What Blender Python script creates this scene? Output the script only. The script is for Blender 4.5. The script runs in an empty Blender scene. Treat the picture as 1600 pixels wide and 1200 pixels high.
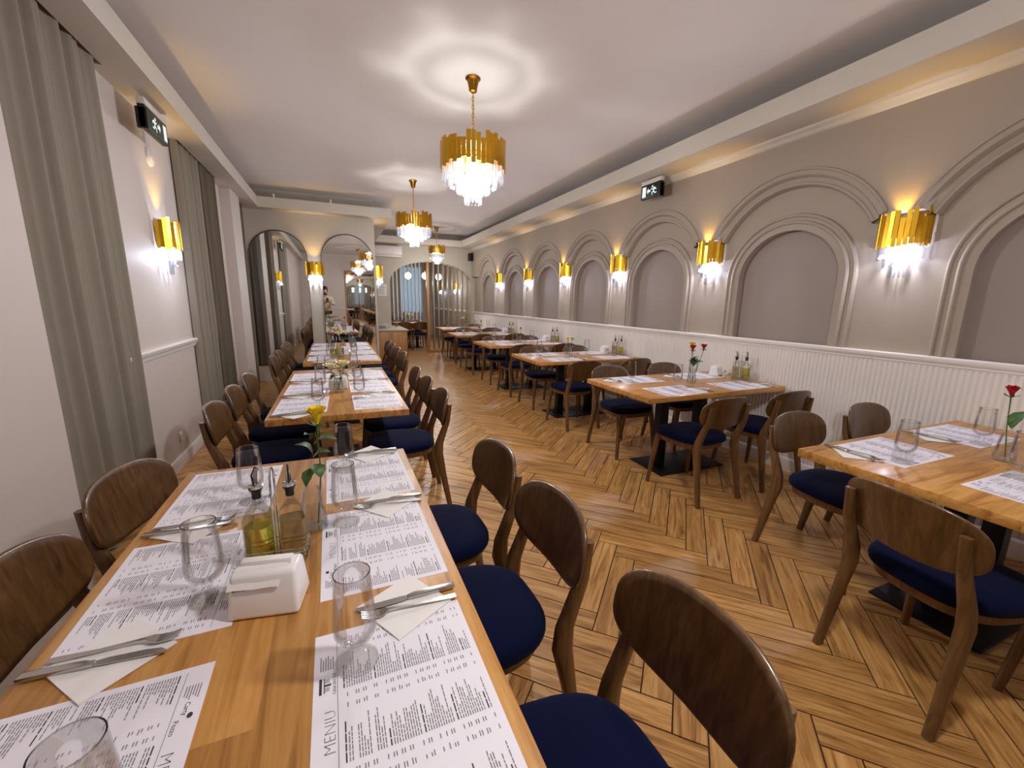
import bpy, bmesh, math, random
from mathutils import Vector, Matrix
R_ = math.radians
PI = math.pi
scene = bpy.context.scene
col = scene.collection
rng = random.Random(7)

# ------------------------------------------------------------------ camera
CAMH = 1.43
F_PX, PITCH, YAW, ROLL = 649.75, R_(11.267), R_(22.772), R_(1.012)
cam = bpy.data.cameras.new('camera')
cam.sensor_fit = 'HORIZONTAL'; cam.sensor_width = 36.0
cam.lens = 36.0 * F_PX / 1600.0
cam.clip_start = 0.02; cam.clip_end = 100
cam_o = bpy.data.objects.new('camera', cam); col.objects.link(cam_o)
_fw = Vector((math.sin(YAW)*math.cos(PITCH), math.cos(YAW)*math.cos(PITCH), -math.sin(PITCH)))
_rt = Vector((math.cos(YAW), -math.sin(YAW), 0)); _up = _rt.cross(_fw)
_r2 = _rt*math.cos(ROLL) + _up*math.sin(ROLL); _u2 = _up*math.cos(ROLL) - _rt*math.sin(ROLL)
M = Matrix((( _r2.x, _u2.x, -_fw.x, 0), (_r2.y, _u2.y, -_fw.y, 0), (_r2.z, _u2.z, -_fw.z, CAMH), (0, 0, 0, 1)))
cam_o.matrix_world = M
scene.camera = cam_o

# ------------------------------------------------------------------ world, exposure
w = bpy.data.worlds.new('world'); scene.world = w; w.use_nodes = True
w.node_tree.nodes['Background'].inputs[0].default_value = (0.03, 0.04, 0.07, 1)
w.node_tree.nodes['Background'].inputs[1].default_value = 0.3
vs = scene.view_settings
vs.view_transform = 'Standard'; vs.look = 'None'; vs.gamma = 1; vs.use_curve_mapping = False
vs.exposure = -0.78
scene.cycles.use_denoising = True; scene.cycles.use_adaptive_sampling = True; scene.cycles.adaptive_threshold = 0.02
scene.cycles.max_bounces = 9; scene.cycles.diffuse_bounces = 4; scene.cycles.glossy_bounces = 5
scene.cycles.transparent_max_bounces = 24; scene.cycles.transmission_bounces = 6
scene.cycles.caustics_reflective = False; scene.cycles.caustics_refractive = False
scene.cycles.sample_clamp_indirect = 4.0
CH_W, SC_W, SC_UP = 255.0, 24.0, 17.0       # lamp strengths (watts)
COOL = (1.0, 0.98, 0.93); SCOOL = (0.82, 0.85, 1.0); GOLDL = (1.0, 0.58, 0.06)

# ------------------------------------------------------------------ materials
def new_mat(name):
    m = bpy.data.materials.new(name); m.use_nodes = True
    nt = m.node_tree; return m, nt, nt.nodes['Principled BSDF']
def L(nt, a, b): nt.links.new(a, b)
def srgb(r, g, b):
    f = lambda c: (c/255/12.92) if c/255 <= 0.04045 else ((c/255+0.055)/1.055)**2.4
    return (f(r), f(g), f(b), 1)
def setp(p, **k):
    for n, v in k.items():
        n = n.replace('_', ' ')
        if n in p.inputs: p.inputs[n].default_value = v
def plain(name, c, rough=0.6, metal=0.0, noise=0.03, nscale=6.0, bump=0.0, **k):
    m, nt, p = new_mat(name)
    setp(p, Roughness=rough, Metallic=metal, **k)
    tc = nt.nodes.new('ShaderNodeTexCoord'); n = nt.nodes.new('ShaderNodeTexNoise')
    n.inputs['Scale'].default_value = nscale; n.inputs['Detail'].default_value = 4
    L(nt, tc.outputs['Object'], n.inputs['Vector'])
    mx = nt.nodes.new('ShaderNodeMix'); mx.data_type = 'RGBA'
    mx.inputs[6].default_value = tuple(min(1, x*(1-noise*2)) for x in c[:3]) + (1,)
    mx.inputs[7].default_value = tuple(min(1, x*(1+noise*2)) for x in c[:3]) + (1,)
    L(nt, n.outputs['Fac'], mx.inputs[0]); L(nt, mx.outputs[2], p.inputs['Base Color'])
    if bump:
        b = nt.nodes.new('ShaderNodeBump'); b.inputs['Strength'].default_value = bump; b.inputs['Distance'].default_value = 0.002
        n2 = nt.nodes.new('ShaderNodeTexNoise'); n2.inputs['Scale'].default_value = nscale*30
        L(nt, tc.outputs['Object'], n2.inputs['Vector']); L(nt, n2.outputs['Fac'], b.inputs['Height']); L(nt, b.outputs[0], p.inputs['Normal'])
    return m
def wood(name, c1, c2, c3, scale, rough=0.4, rand=0.25, coat=0.0, uv=False, stave=None):
    """grain runs along the axis whose scale is smallest"""
    m, nt, p = new_mat(name); setp(p, Roughness=rough, Coat_Weight=coat, Coat_Roughness=0.15)
    tc = nt.nodes.new('ShaderNodeTexCoord'); oi = nt.nodes.new('ShaderNodeObjectInfo')
    mp = nt.nodes.new('ShaderNodeMapping'); mp.inputs['Scale'].default_value = scale
    src = tc.outputs['UV' if uv else 'Object']
    rnd = oi.outputs['Random']
    if uv:
        at = nt.nodes.new('ShaderNodeAttribute'); at.attribute_name = 'rnd'
        ad = nt.nodes.new('ShaderNodeMath'); ad.operation = 'ADD'; L(nt, rnd, ad.inputs[0]); L(nt, at.outputs['Fac'], ad.inputs[1])
        fr = nt.nodes.new('ShaderNodeMath'); fr.operation = 'FRACT'; L(nt, ad.outputs[0], fr.inputs[0]); rnd = fr.outputs[0]
    if stave:
        sx = nt.nodes.new('ShaderNodeSeparateXYZ'); L(nt, src, sx.inputs[0])
        d1 = nt.nodes.new('ShaderNodeMath'); d1.operation = 'DIVIDE'; L(nt, sx.outputs['Y'], d1.inputs[0]); d1.inputs[1].default_value = stave[1]
        f1 = nt.nodes.new('ShaderNodeMath'); f1.operation = 'FLOOR'; L(nt, d1.outputs[0], f1.inputs[0])
        w1 = nt.nodes.new('ShaderNodeTexWhiteNoise'); w1.noise_dimensions = '1D'; L(nt, f1.outputs[0], w1.inputs['W'])
        d2 = nt.nodes.new('ShaderNodeMath'); d2.operation = 'DIVIDE'; L(nt, sx.outputs['X'], d2.inputs[0]); d2.inputs[1].default_value = stave[0]
        a2 = nt.nodes.new('ShaderNodeMath'); a2.operation = 'ADD'; L(nt, d2.outputs[0], a2.inputs[0]); L(nt, w1.outputs['Value'], a2.inputs[1])
        f2 = nt.nodes.new('ShaderNodeMath'); f2.operation = 'FLOOR'; L(nt, a2.outputs[0], f2.inputs[0])
        cb = nt.nodes.new('ShaderNodeCombineXYZ'); L(nt, f1.outputs[0], cb.inputs[0]); L(nt, f2.outputs[0], cb.inputs[1]); L(nt, rnd, cb.inputs[2])
        w2 = nt.nodes.new('ShaderNodeTexWhiteNoise'); L(nt, cb.outputs[0], w2.inputs['Vector']); rnd = w2.outputs['Value']
    off = nt.nodes.new('ShaderNodeVectorMath'); off.operation = 'ADD'
    sc = nt.nodes.new('ShaderNodeVectorMath'); sc.operation = 'SCALE'; sc.inputs[0].default_value = (13.7, 7.3, 5.1)
    L(nt, rnd, sc.inputs['Scale']); L(nt, src, off.inputs[0]); L(nt, sc.outputs[0], off.inputs[1])
    L(nt, off.outputs[0], mp.inputs['Vector'])
    n = nt.nodes.new('ShaderNodeTexNoise'); n.inputs['Scale'].default_value = 1.0; n.inputs['Detail'].default_value = 6
    n.inputs['Roughness'].default_value = 0.62; n.inputs['Distortion'].default_value = 0.9
    L(nt, mp.outputs[0], n.inputs['Vector'])
    cr = nt.nodes.new('ShaderNodeValToRGB'); e = cr.color_ramp.elements
    e[0].position = 0.30; e[0].color = c1; e[1].position = 0.72; e[1].color = c3
    k = cr.color_ramp.elements.new(0.5); k.color = c2
    L(nt, n.outputs['Fac'], cr.inputs[0])
    hs = nt.nodes.new('ShaderNodeHueSaturation'); mr = nt.nodes.new('ShaderNodeMapRange')
    mr.inputs['To Min'].default_value = 1-rand; mr.inputs['To Max'].default_value = 1+rand
    L(nt, rnd, mr.inputs['Value']); L(nt, mr.outputs[0], hs.inputs['Value']); L(nt, cr.outputs[0], hs.inputs['Color'])
    L(nt, hs.outputs[0], p.inputs['Base Color'])
    b = nt.nodes.new('ShaderNodeBump'); b.inputs['Strength'].default_value = 0.12; b.inputs['Distance'].default_value = 0.002
    L(nt, n.outputs['Fac'], b.inputs['Height']); L(nt, b.outputs[0], p.inputs['Normal'])
    return m
def thin_glass(name, tint, spec=1.0):
    m, nt, p = new_mat(name); out = nt.nodes['Material Output']
    tr = nt.nodes.new('ShaderNodeBsdfTransparent'); tr.inputs[0].default_value = tint
    gl = nt.nodes.new('ShaderNodeBsdfGlossy'); gl.inputs['Roughness'].default_value = 0.03
    lw = nt.nodes.new('ShaderNodeLayerWeight'); lw.inputs['Blend'].default_value = 0.28
    mu = nt.nodes.new('ShaderNodeMath'); mu.operation = 'MULTIPLY_ADD'; mu.inputs[1].default_value = 0.5*spec; mu.inputs[2].default_value = 0.02*spec
    pw = nt.nodes.new('ShaderNodeMath'); pw.operation = 'POWER'; pw.inputs[1].default_value = 1.5; L(nt, lw.outputs['Fresnel'], pw.inputs[0])
    mx = nt.nodes.new('ShaderNodeMixShader')
    L(nt, pw.outputs[0], mu.inputs[0]); L(nt, mu.outputs[0], mx.inputs[0]); L(nt, tr.outputs[0], mx.inputs[1]); L(nt, gl.outputs[0], mx.inputs[2])
    L(nt, mx.outputs[0], out.inputs[0]); return m
def crystal_mat():
    m, nt, p = new_mat('crystal'); out = nt.nodes['Material Output']
    tr = nt.nodes.new('ShaderNodeBsdfTransparent'); tr.inputs[0].default_value = (0.88, 0.89, 0.92, 1)
    tl = nt.nodes.new('ShaderNodeBsdfTranslucent'); tl.inputs[0].default_value = (0.95, 0.96, 1, 1)
    gl = nt.nodes.new('ShaderNodeBsdfGlossy'); gl.inputs['Roughness'].default_value = 0.08
    lw = nt.nodes.new('ShaderNodeLayerWeight'); lw.inputs['Blend'].default_value = 0.45
    a = nt.nodes.new('ShaderNodeMixShader'); b = nt.nodes.new('ShaderNodeMixShader'); a.inputs[0].default_value = 0.04
    L(nt, tr.outputs[0], a.inputs[1]); L(nt, tl.outputs[0], a.inputs[2])
    hf = nt.nodes.new('ShaderNodeMath'); hf.operation = 'MULTIPLY'; hf.inputs[1].default_value = 0.7; L(nt, lw.outputs['Facing'], hf.inputs[0]); L(nt, hf.outputs[0], b.inputs[0]); L(nt, a.outputs[0], b.inputs[1]); L(nt, gl.outputs[0], b.inputs[2])
    L(nt, b.outputs[0], out.inputs[0]); return m
def emit(name, c, s):
    m, nt, p = new_mat(name); setp(p, Emission_Color=c, Emission_Strength=s); p.inputs['Base Color'].default_value = c
    return m

MT = {}
MT['ceil'] = plain('ceiling_paint', srgb(240, 234, 229), 0.75, noise=0.01)
MT['soffit'] = plain('soffit_paint_shaded', srgb(208, 199, 186), 0.75, noise=0.01)  # darker than the ceiling: shade far from the lamps put into the colour
MT['wall_up'] = plain('wall_paint_greige', srgb(168, 153, 138), 0.6, noise=0.012, nscale=2, bump=0.03)
MT['niche'] = plain('niche_paint_mauve', srgb(151, 137, 127), 0.6, noise=0.015, nscale=2, bump=0.03)
MT['white'] = plain('white_paint', srgb(228, 222, 218), 0.5, noise=0.01)
MT['wainscot'] = plain('wainscot_paint', srgb(242, 235, 229), 0.4, noise=0.012)
MT['leftwall'] = plain('left_wall_paint', srgb(214, 202, 195), 0.55, noise=0.012, bump=0.03)
MT['cream'] = plain('cream_paint', srgb(188, 177, 161), 0.6, noise=0.012)
MT['grout'] = plain('grout_dark', srgb(52, 34, 20), 0.9)
MT['plank'] = wood('oak_tile_plank', srgb(118, 76, 36), srgb(180, 130, 72), srgb(206, 162, 104), (3.0, 38, 1), 0.34, 0.14, uv=True)
MT['oak'] = wood('oak_table_top', srgb(136, 84, 32), srgb(186, 130, 64), srgb(208, 158, 92), (2.2, 24, 24), 0.38, 0.13, 0.08, stave=(0.75, 0.105))
MT['walnut'] = wood('walnut_veneer', srgb(66, 42, 20), srgb(90, 60, 31), srgb(110, 77, 42), (46, 46, 2.6), 0.32, 0.08, 0.35)
MT['walnut_leg'] = wood('walnut_solid', srgb(74, 49, 26), srgb(101, 70, 39), srgb(122, 88, 52), (40, 40, 2.0), 0.36, 0.08, 0.2)
MT['cabwood'] = wood('cabinet_veneer', srgb(150, 102, 52), srgb(178, 128, 72), srgb(194, 146, 88), (24, 24, 1.8), 0.45, 0.05)
MT['velvet'] = plain('navy_velvet', srgb(3, 9, 44), 0.95, noise=0.12, nscale=9, bump=0.2, Sheen_Weight=0.04, Specular_IOR_Level=0.15, Sheen_Roughness=0.4)
MT['black'] = plain('black_steel', srgb(22, 22, 24), 0.45, 0.4)
MT['blackpl'] = plain('black_plastic', srgb(14, 14, 15), 0.4)
MT['gold'] = plain('gold_metal', srgb(238, 186, 56), 0.24, 1.0, noise=0.10, nscale=14)
MT['brass'] = plain('dark_brass', srgb(150, 112, 42), 0.25, 1.0, noise=0.1)
MT['bronze'] = plain('bronze_frame', srgb(52, 44, 34), 0.4, 0.6)
MT['chrome'] = plain('chrome', srgb(205, 205, 205), 0.12, 1.0, noise=0.02)
MT['steel'] = plain('cutlery_steel', srgb(190, 188, 186), 0.22, 1.0, noise=0.03)
MT['crystal'] = crystal_mat()
MT['glass'] = thin_glass('drinking_glass', (0.985, 0.985, 0.985, 1))
MT['foot'] = thin_glass('glass_foot', (0.985, 0.985, 0.985, 1), 0.8)
MT['rim'] = thin_glass('glass_rim', (0.9, 0.9, 0.9, 1), 2.0)
MT['bglass'] = thin_glass('bottle_glass', (0.97, 0.98, 0.965, 1))
MT['oil'] = plain('olive_oil', srgb(226, 214, 84), 0.04, noise=0.03, Transmission_Weight=0.85, IOR=1.2)
MT['vinegar'] = plain('pale_vinegar', srgb(206, 192, 140), 0.04, noise=0.03, Transmission_Weight=0.85, IOR=1.2)
MT['paper'] = plain('menu_paper', srgb(240, 234, 244), 0.7, noise=0.006)
MT['napkin'] = plain('napkin_paper', srgb(240, 234, 232), 0.85, noise=0.012, nscale=20, bump=0.15)
MT['ink'] = plain('grey_ink', srgb(128, 122, 130), 0.8)
MT['inkdark'] = plain('black_ink', srgb(54, 50, 56), 0.8)
MT['porcelain'] = plain('white_porcelain', srgb(240, 236, 236), 0.12, noise=0.006, Coat_Weight=0.4)
MT['curtain'] = plain('taupe_curtain', srgb(142, 132, 117), 0.9, noise=0.03, nscale=12, bump=0.1)
MT['curtaindark'] = plain('brown_curtain', srgb(104, 92, 76), 0.9, noise=0.03, nscale=12, bump=0.1)
MT['leaf'] = plain('rose_leaf', srgb(58, 92, 40), 0.5, noise=0.2, nscale=18)
MT['stem'] = plain('rose_stem', srgb(74, 104, 46), 0.5, noise=0.1)
MT['rose_yellow'] = plain('yellow_petal', srgb(250, 214, 20), 0.6, noise=0.06, nscale=20)
MT['rose_white'] = plain('cream_petal', srgb(244, 240, 196), 0.6, noise=0.05, nscale=20)
MT['rose_red'] = plain('red_petal', srgb(178, 18, 28), 0.6, noise=0.10, nscale=20)
MT['water'] = thin_glass('vase_water', (0.93, 0.95, 0.92, 1), 0.4)
m, nt, p = new_mat('mirror_silver'); setp(p, Metallic=1.0, Roughness=0.012); p.inputs['Base Color'].default_value = (0.80, 0.79, 0.76, 1); MT['mirror'] = m
MT['bulb'] = emit('lit_bulb', (1, 0.97, 0.92, 1), 5)
MT['sbulb'] = emit('lit_sconce_bulb', (0.92, 0.94, 1, 1), 7)
MT['globe'] = emit('lit_globe', (1, 0.97, 0.9, 1), 5)
MT['bluewin'] = emit('lit_blue_window', (0.30, 0.52, 0.72, 1), 0.9)
MT['sign'] = plain('exit_sign_green', srgb(12, 40, 26), 0.4)
MT['signw'] = emit('lit_sign_pictogram', (0.85, 0.95, 0.92, 1), 0.8)
MT['slat'] = plain('taupe_slat', srgb(150, 134, 116), 0.5, noise=0.03)
MT['slatw'] = plain('pale_slat', srgb(214, 214, 216), 0.5, noise=0.02)
MT['skin'] = plain('skin', srgb(190, 140, 112), 0.55, noise=0.04)
MT['shirt'] = plain('beige_shirt', srgb(186, 172, 152), 0.85, noise=0.05, nscale=14)
MT['trouser'] = plain('dark_trousers', srgb(34, 34, 40), 0.85, noise=0.05)
MT['hair'] = plain('dark_hair', srgb(26, 20, 16), 0.7, noise=0.1)
MT['acwhite'] = plain('ac_plastic', srgb(226, 218, 212), 0.35, noise=0.006)

# ------------------------------------------------------------------ mesh helpers
class MB:
    def __init__(s): s.v = []; s.f = []
    def add(s, vs_, fs_):
        o = len(s.v); s.v += [tuple(x) for x in vs_]; s.f += [tuple(i+o for i in f) for f in fs_]; return s
    def box(s, x0, x1, y0, y1, z0, z1):
        return s.add([(x0,y0,z0),(x1,y0,z0),(x1,y1,z0),(x0,y1,z0),(x0,y0,z1),(x1,y0,z1),(x1,y1,z1),(x0,y1,z1)],
                     [(0,3,2,1),(4,5,6,7),(0,1,5,4),(1,2,6,5),(2,3,7,6),(3,0,4,7)])
    def obox(s, mat, hx, hy, hz):
        pts = [mat @ Vector((a*hx, b*hy, c*hz)) for c in (-1,1) for (a,b) in ((-1,-1),(1,-1),(1,1),(-1,1))]
        return s.add(pts, [(0,3,2,1),(4,5,6,7),(0,1,5,4),(1,2,6,5),(2,3,7,6),(3,0,4,7)])
    def loft(s, rings, cap=True, closed=True):
        n = len(rings[0]); vs_ = [p for r in rings for p in r]; fs_ = []
        for i in range(len(rings)-1):
            for j in range(n if closed else n-1):
                k = (j+1) % n
                fs_.append((i*n+j, i*n+k, (i+1)*n+k, (i+1)*n+j))
        if cap and closed:
            fs_.append(tuple(range(n))[::-1]); fs_.append(tuple((len(rings)-1)*n + j for j in range(n)))
        return s.add(vs_, fs_)
    def lathe(s, prof, seg=24, c=(0,0,0), cap=True):
        rings = [[(c[0]+r*math.cos(2*PI*j/seg), c[1]+r*math.sin(2*PI*j/seg), c[2]+z) for j in range(seg)] for r, z in prof]
        return s.loft(rings, cap)
    def tube(s, pts, rad, seg=8, closed=False):
        pts = [Vector(p) for p in pts]; n = len(pts); rings = []
        rr = rad if isinstance(rad, (list, tuple)) else [rad]*n
        up = None
        for i, p in enumerate(pts):
            a = pts[i-1] if (i > 0 or closed) else p; b = pts[(i+1) % n] if (i < n-1 or closed) else p
            t = (b-a).normalized()
            if up is None:
                up = Vector((0,0,1)) if abs(t.z) < 0.9 else Vector((1,0,0))
            x = t.cross(up).normalized(); y = x.cross(t).normalized(); up = y
            rings.append([p + (x*math.cos(2*PI*j/seg) + y*math.sin(2*PI*j/seg))*rr[i] for j in range(seg)])
        if closed: rings.append(rings[0])
        return s.loft(rings, not closed)
    def bar(s, p0, p1, w0, d0, w1, d1, side=Vector((1,0,0))):
        """tapered bar with rectangular section: w along side, d across"""
        p0, p1 = Vector(p0), Vector(p1); t = (p1-p0).normalized(); x = (side - t*side.dot(t)).normalized(); y = t.cross(x)
        rings = []
        for p, w_, d_ in ((p0,w0,d0),(p1,w1,d1)):
            rings.append([p + x*(a*w_/2) + y*(b*d_/2) for a, b in ((-1,-1),(1,-1),(1,1),(-1,1))])
        return s.loft(rings)
    def mesh(s, name, smooth=35, bevel=0, bseg=2):
        me = bpy.data.meshes.new(name); me.from_pydata(s.v, [], s.f)
        bm = bmesh.new(); bm.from_mesh(me)
        bmesh.ops.remove_doubles(bm, verts=bm.verts, dist=1e-6)
        bmesh.ops.recalc_face_normals(bm, faces=bm.faces)
        if bevel:
            es = [e for e in bm.edges if len(e.link_faces) == 2 and e.calc_face_angle(0) > R_(30)]
            bmesh.ops.bevel(bm, geom=es, offset=bevel, segments=bseg, affect='EDGES', profile=0.5)
        bm.to_mesh(me); bm.free()
        if smooth:
            for p_ in me.polygons: p_.use_smooth = True
            me.set_sharp_from_angle(angle=R_(smooth))
        return me
    def obj(s, name, mat, parent=None, smooth=35, bevel=0, bseg=2, kind=None):
        return link(name, s.mesh(name, smooth, bevel, bseg), mat, parent, kind)
def link(name, me, mat=None, parent=None, kind=None):
    if mat and not me.materials: me.materials.append(MT[mat] if isinstance(mat, str) else mat)
    o = bpy.data.objects.new(name, me); col.objects.link(o)
    if parent: o.parent = parent
    if kind: o['kind'] = kind
    return o
def thing(name, label, cat, loc=(0,0,0), rz=0, group=None):
    o = bpy.data.objects.new(name, None); o.empty_display_size = 0.1; col.objects.link(o)
    o.location = loc; o.rotation_euler = (0,0,rz); tag(o, label, cat, group); return o
def tag(o, label, cat, group=None):
    o['label'] = label; o['category'] = cat
    if group: o['group'] = group
    return o
def dup(root, loc, rz, label, group=None, cat=None):
    r = root.copy(); col.objects.link(r); r.location = loc; r.rotation_euler = (0,0,rz); r['label'] = label
    if group: r['group'] = group
    for ch in list(root.children):
        c = ch.copy(); col.objects.link(c); c.parent = r
        for g in ch.children:
            d = g.copy(); col.objects.link(d); d.parent = c
    return r
def light(name, parent, loc, power, color, radius=0.05, spot=None, rot=None):
    ld = bpy.data.lights.new(name, 'SPOT' if spot else 'POINT'); ld.energy = power; ld.color = color; ld.shadow_soft_size = radius
    if spot: ld.spot_size = spot; ld.spot_blend = 0.8
    o = bpy.data.objects.new(name, ld); col.objects.link(o); o.location = loc
    if parent: o.parent = parent
    if rot: o.rotation_euler = rot
    return o
ORD = ['first', 'second', 'third', 'fourth', 'fifth', 'sixth', 'seventh', 'eighth', 'ninth']

# ------------------------------------------------------------------ the room: floor
XL, XR, YB, YF, ZC, ZS = -1.30, 3.60, -2.2, 11.4, 3.12, 2.80
YM = 8.1                                     # mirror wall
Y2 = 17.0                                    # end of the room beyond the arch
fl = MB().box(XL-0.3, XR+0.4, YB-0.3, Y2+0.2, -0.12, -0.004).obj('floor', 'grout', kind='structure', smooth=0)
PW, PL_, GAP, PT = 0.114, 0.612, 0.0028, 0.004
s2 = math.sqrt(2)
OX, OY = 1.48 + PL_/s2, 1.843 - PL_/s2
def plank_mesh():
    hx, hy = PL_/2-GAP, PW/2-GAP
    m_ = MB().box(-hx, hx, -hy, hy, -0.004, 0).mesh('plank', 0)
    uvl = m_.uv_layers.new(name='UVMap')
    for lp in m_.loops: v_ = m_.vertices[lp.vertex_index].co; uvl.data[lp.index].uv = (v_.x, v_.y)
    at = m_.attributes.new('rnd', 'FLOAT', 'FACE')
    m_.materials.append(MT['plank']); return m_
pm = plank_mesh()
planks = []
for c in range(-6, 7):
    for k in range(-70, 130):
        for t in (0, 1):
            u0 = k*PW + c*PL_; v0 = k*PW - c*PL_
            if t == 0: uc, vc, ang = u0 + PL_/2, v0 + PW/2, PI/4
            else: uc, vc, ang = u0 - PW/2, v0 + PL_/2, 3*PI/4
            X = (uc - vc)/s2 + OX; Y = (uc + vc)/s2 + OY
            if XL-0.08 < X < XR-0.05 and YB < Y < Y2:
                d = (Vector((X, Y, 0)) - Vector((0, 0, CAMH)))
                dep = d.dot(_fw); vis = dep > 0.3 and abs(d.dot(_r2))/dep < 1.28 and abs(d.dot(_u2))/dep < 0.98
                free = (0.5 < X < 2.2)
                planks.append(((0 if vis else 100) + d.length - (0.8 if free else 0), X, Y, ang))
planks.sort()
for _, X, Y, a in planks[:300]:
    o = link('plank', pm, parent=fl); o.location = (X, Y, 0); o.rotation_euler = (0, 0, a)
rest = MB(); rr_ = []; uvs = []
hx, hy = PL_/2-GAP, PW/2-GAP
for _, X, Y, a in planks[300:]:
    ca, sa = math.cos(a), math.sin(a); r_ = rng.random(); pts = []
    for x, y in ((-hx,-hy),(hx,-hy),(hx,hy),(-hx,hy)):
        pts.append((X + x*ca - y*sa, Y + x*sa + y*ca, 0.0)); uvs.append((x, y))
    rest.add(pts, [(0,1,2,3)]); rr_.append(r_)
me = bpy.data.meshes.new('plank_field'); me.from_pydata(rest.v, [], rest.f)
uvl = me.uv_layers.new(name='UVMap')
for lp in me.loops: uvl.data[lp.index].uv = uvs[lp.vertex_index]
at = me.attributes.new('rnd', 'FLOAT', 'FACE')
for i, r_ in enumerate(rr_): at.data[i].value = r_
link('plank_field', me, 'plank', fl, 'stuff')

# ------------------------------------------------------------------ ceiling with coffer
ce = MB().box(XL-0.2, XR+0.3, YB-0.2, YF+0.3, ZC, ZC+0.1).obj('ceiling', 'ceil', kind='structure', smooth=0)
LIP, LT = 2.955, 0.03
XSL, XSR, YSM, XSM, YSF = -1.03, 3.13, 7.85, 0.98, 11.05
b = MB()                                     # dropped border: thin slab with an upturned lip, dark cove above
pk = -1.22                                   # curtain pockets are left open between pk and the wall
b.box(pk, XSL, YB, YM, ZS, ZS+0.03)
for y0, y1 in ((YB, 2.45), (3.62, 4.95), (6.25, 7.30), (7.90, YM)): b.box(XL-0.1, pk, y0, y1, ZS, ZS+0.03)
for y0, y1 in ((2.45, 3.62), (4.95, 6.25), (7.30, 7.90)): b.box(pk-0.012, pk, y0, y1, ZS, ZC)
b.box(XSL-LT, XSL, YB, YSM+LT, ZS+0.03, LIP)
b.box(XSL, XSM, YSM, YM, ZS, ZS+0.03); b.box(XSL, XSM-LT, YSM, YSM+LT, ZS+0.03, LIP)
b.box(0.70, XSM, YM, YF, ZS, ZS+0.03); b.box(XSM-LT, XSM, YSM, YSF, ZS+0.03, LIP)
b.box(XSM, XSR, YSF, YF, ZS, ZS+0.03); b.box(XSM-LT, XSR, YSF, YSF+LT, ZS+0.03, LIP)
b.box(XSR, XR, YB, YF, ZS, ZS+0.03); b.box(XSR, XSR+LT, YB, YSF+LT, ZS+0.03, LIP)
b.obj('trim_1', 'soffit', smooth=0, kind='structure')
# crown moulding along the arched wall
cr = MB()
prof = [(0, 0), (-0.075, 0), (-0.07, -0.015), (-0.045, -0.03), (-0.03, -0.05), (-0.012, -0.06), (-0.012, -0.08), (0, -0.08)]
cr.loft([[(3.53+px, y, ZS+pz) for px, pz in prof] for y in (YB, YF)]).obj('trim_2', 'soffit', smooth=0, kind='structure')
for x_ in (-0.80, 0.02):
    tag(MB().lathe([(0.016, 0), (0.016, 0.05), (0.012, 0.055)], 12).obj('ceiling_clip', 'white'),
        'small white clip on the cove edge above the %s mirror' % ('left' if x_ < -0.4 else 'right'), 'clip', 'clips on the ceiling cove').location = (x_, YSM+0.015, LIP)

# ------------------------------------------------------------------ right wall with arched niches
NC = [-0.73, 0.90, 2.53, 4.10, 5.56, 6.97, 8.50, 10.21]
NHW, NTOP, NSP, ZR = 0.44, 2.06, 1.66, 1.06
def arch(c, hw, spr, top, z0, n=28, m_=6):
    pts = [(c+hw, z0 + (spr-z0)*i/m_) for i in range(m_)]
    pts += [(c + hw*math.cos(PI*i/n), spr + (top-spr)*math.sin(PI*i/n)) for i in range(n+1)]
    pts += [(c-hw, spr + (z0-spr)*(i+1)/m_) for i in range(m_)]
    return pts
wr = MB()
bounds = [YB] + [(NC[i]+NC[i+1])/2 for i in range(len(NC)-1)] + [YF]
for i, c in enumerate(NC):
    y0, y1 = bounds[i], bounds[i+1]
    a = arch(c, NHW, NSP, NTOP, ZR); n = len(a); outl = []
    for (y, z) in a:
        dy, dz = y-c, z-NSP
        if z <= NSP + 1e-6: outl.append((y1 if dy > 0 else y0, z))
        else:
            t = 1e9
            if dy > 1e-6: t = min(t, (y1-c)/dy)
            if dy < -1e-6: t = min(t, (y0-c)/dy)
            t = min(t, (2.9-NSP)/dz); outl.append((c+dy*t, NSP+dz*t))
    wr.loft([[(XR, y, z) for y, z in a], [(XR, y, z) for y, z in outl]], cap=False, closed=False)
    # triangles left between the ray-cast outline and the bay's upper corners
    for cy in (y0, y1):
        js = [j for j in range(n-1) if (abs(outl[j][0]-cy) < 1e-6) != (abs(outl[j+1][0]-cy) < 1e-6)]
        for j in js: wr.add([(XR, *outl[j]), (XR, *outl[j+1]), (XR, cy, 2.9)], [(0,1,2)])
    wr.loft([[(XR, y, z) for y, z in a], [(XR+0.06, y, z) for y, z in a]], cap=False, closed=False)
wr.box(XR, XR+0.3, YB, YF, 0.0, ZR)
wr.box(XR+0.16, XR+0.3, YB, YF, ZR, ZC)
wall_r = wr.obj('wall_right', 'wall_up', kind='structure', smooth=30)
def offset_path(path, d):
    out = []
    for i, (y, z) in enumerate(path):
        a = path[max(i-1, 0)]; b_ = path[min(i+1, len(path)-1)]
        ty, tz = b_[0]-a[0], b_[1]-a[1]; l = math.hypot(ty, tz); out.append((y + tz/l*d, z - ty/l*d))
    return out
def sweep(path, prof):                        # prof: (outward offset, x)
    rows = [offset_path(path, d) for d, x in prof]
    return MB().loft([[(prof[i][1], *rows[i][j]) for i in range(len(prof))] for j in range(len(path))], cap=False, closed=False)
NPROF = [(-0.003, XR+0.03), (-0.003, XR-0.012), (0.045, XR-0.012), (0.05, XR-0.026), (0.058, XR-0.03), (0.07, XR-0.026), (0.076, XR-0.010),
         (0.098, XR-0.010), (0.103, XR-0.022), (0.112, XR-0.026), (0.124, XR-0.022), (0.13, XR+0.002)]
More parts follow.
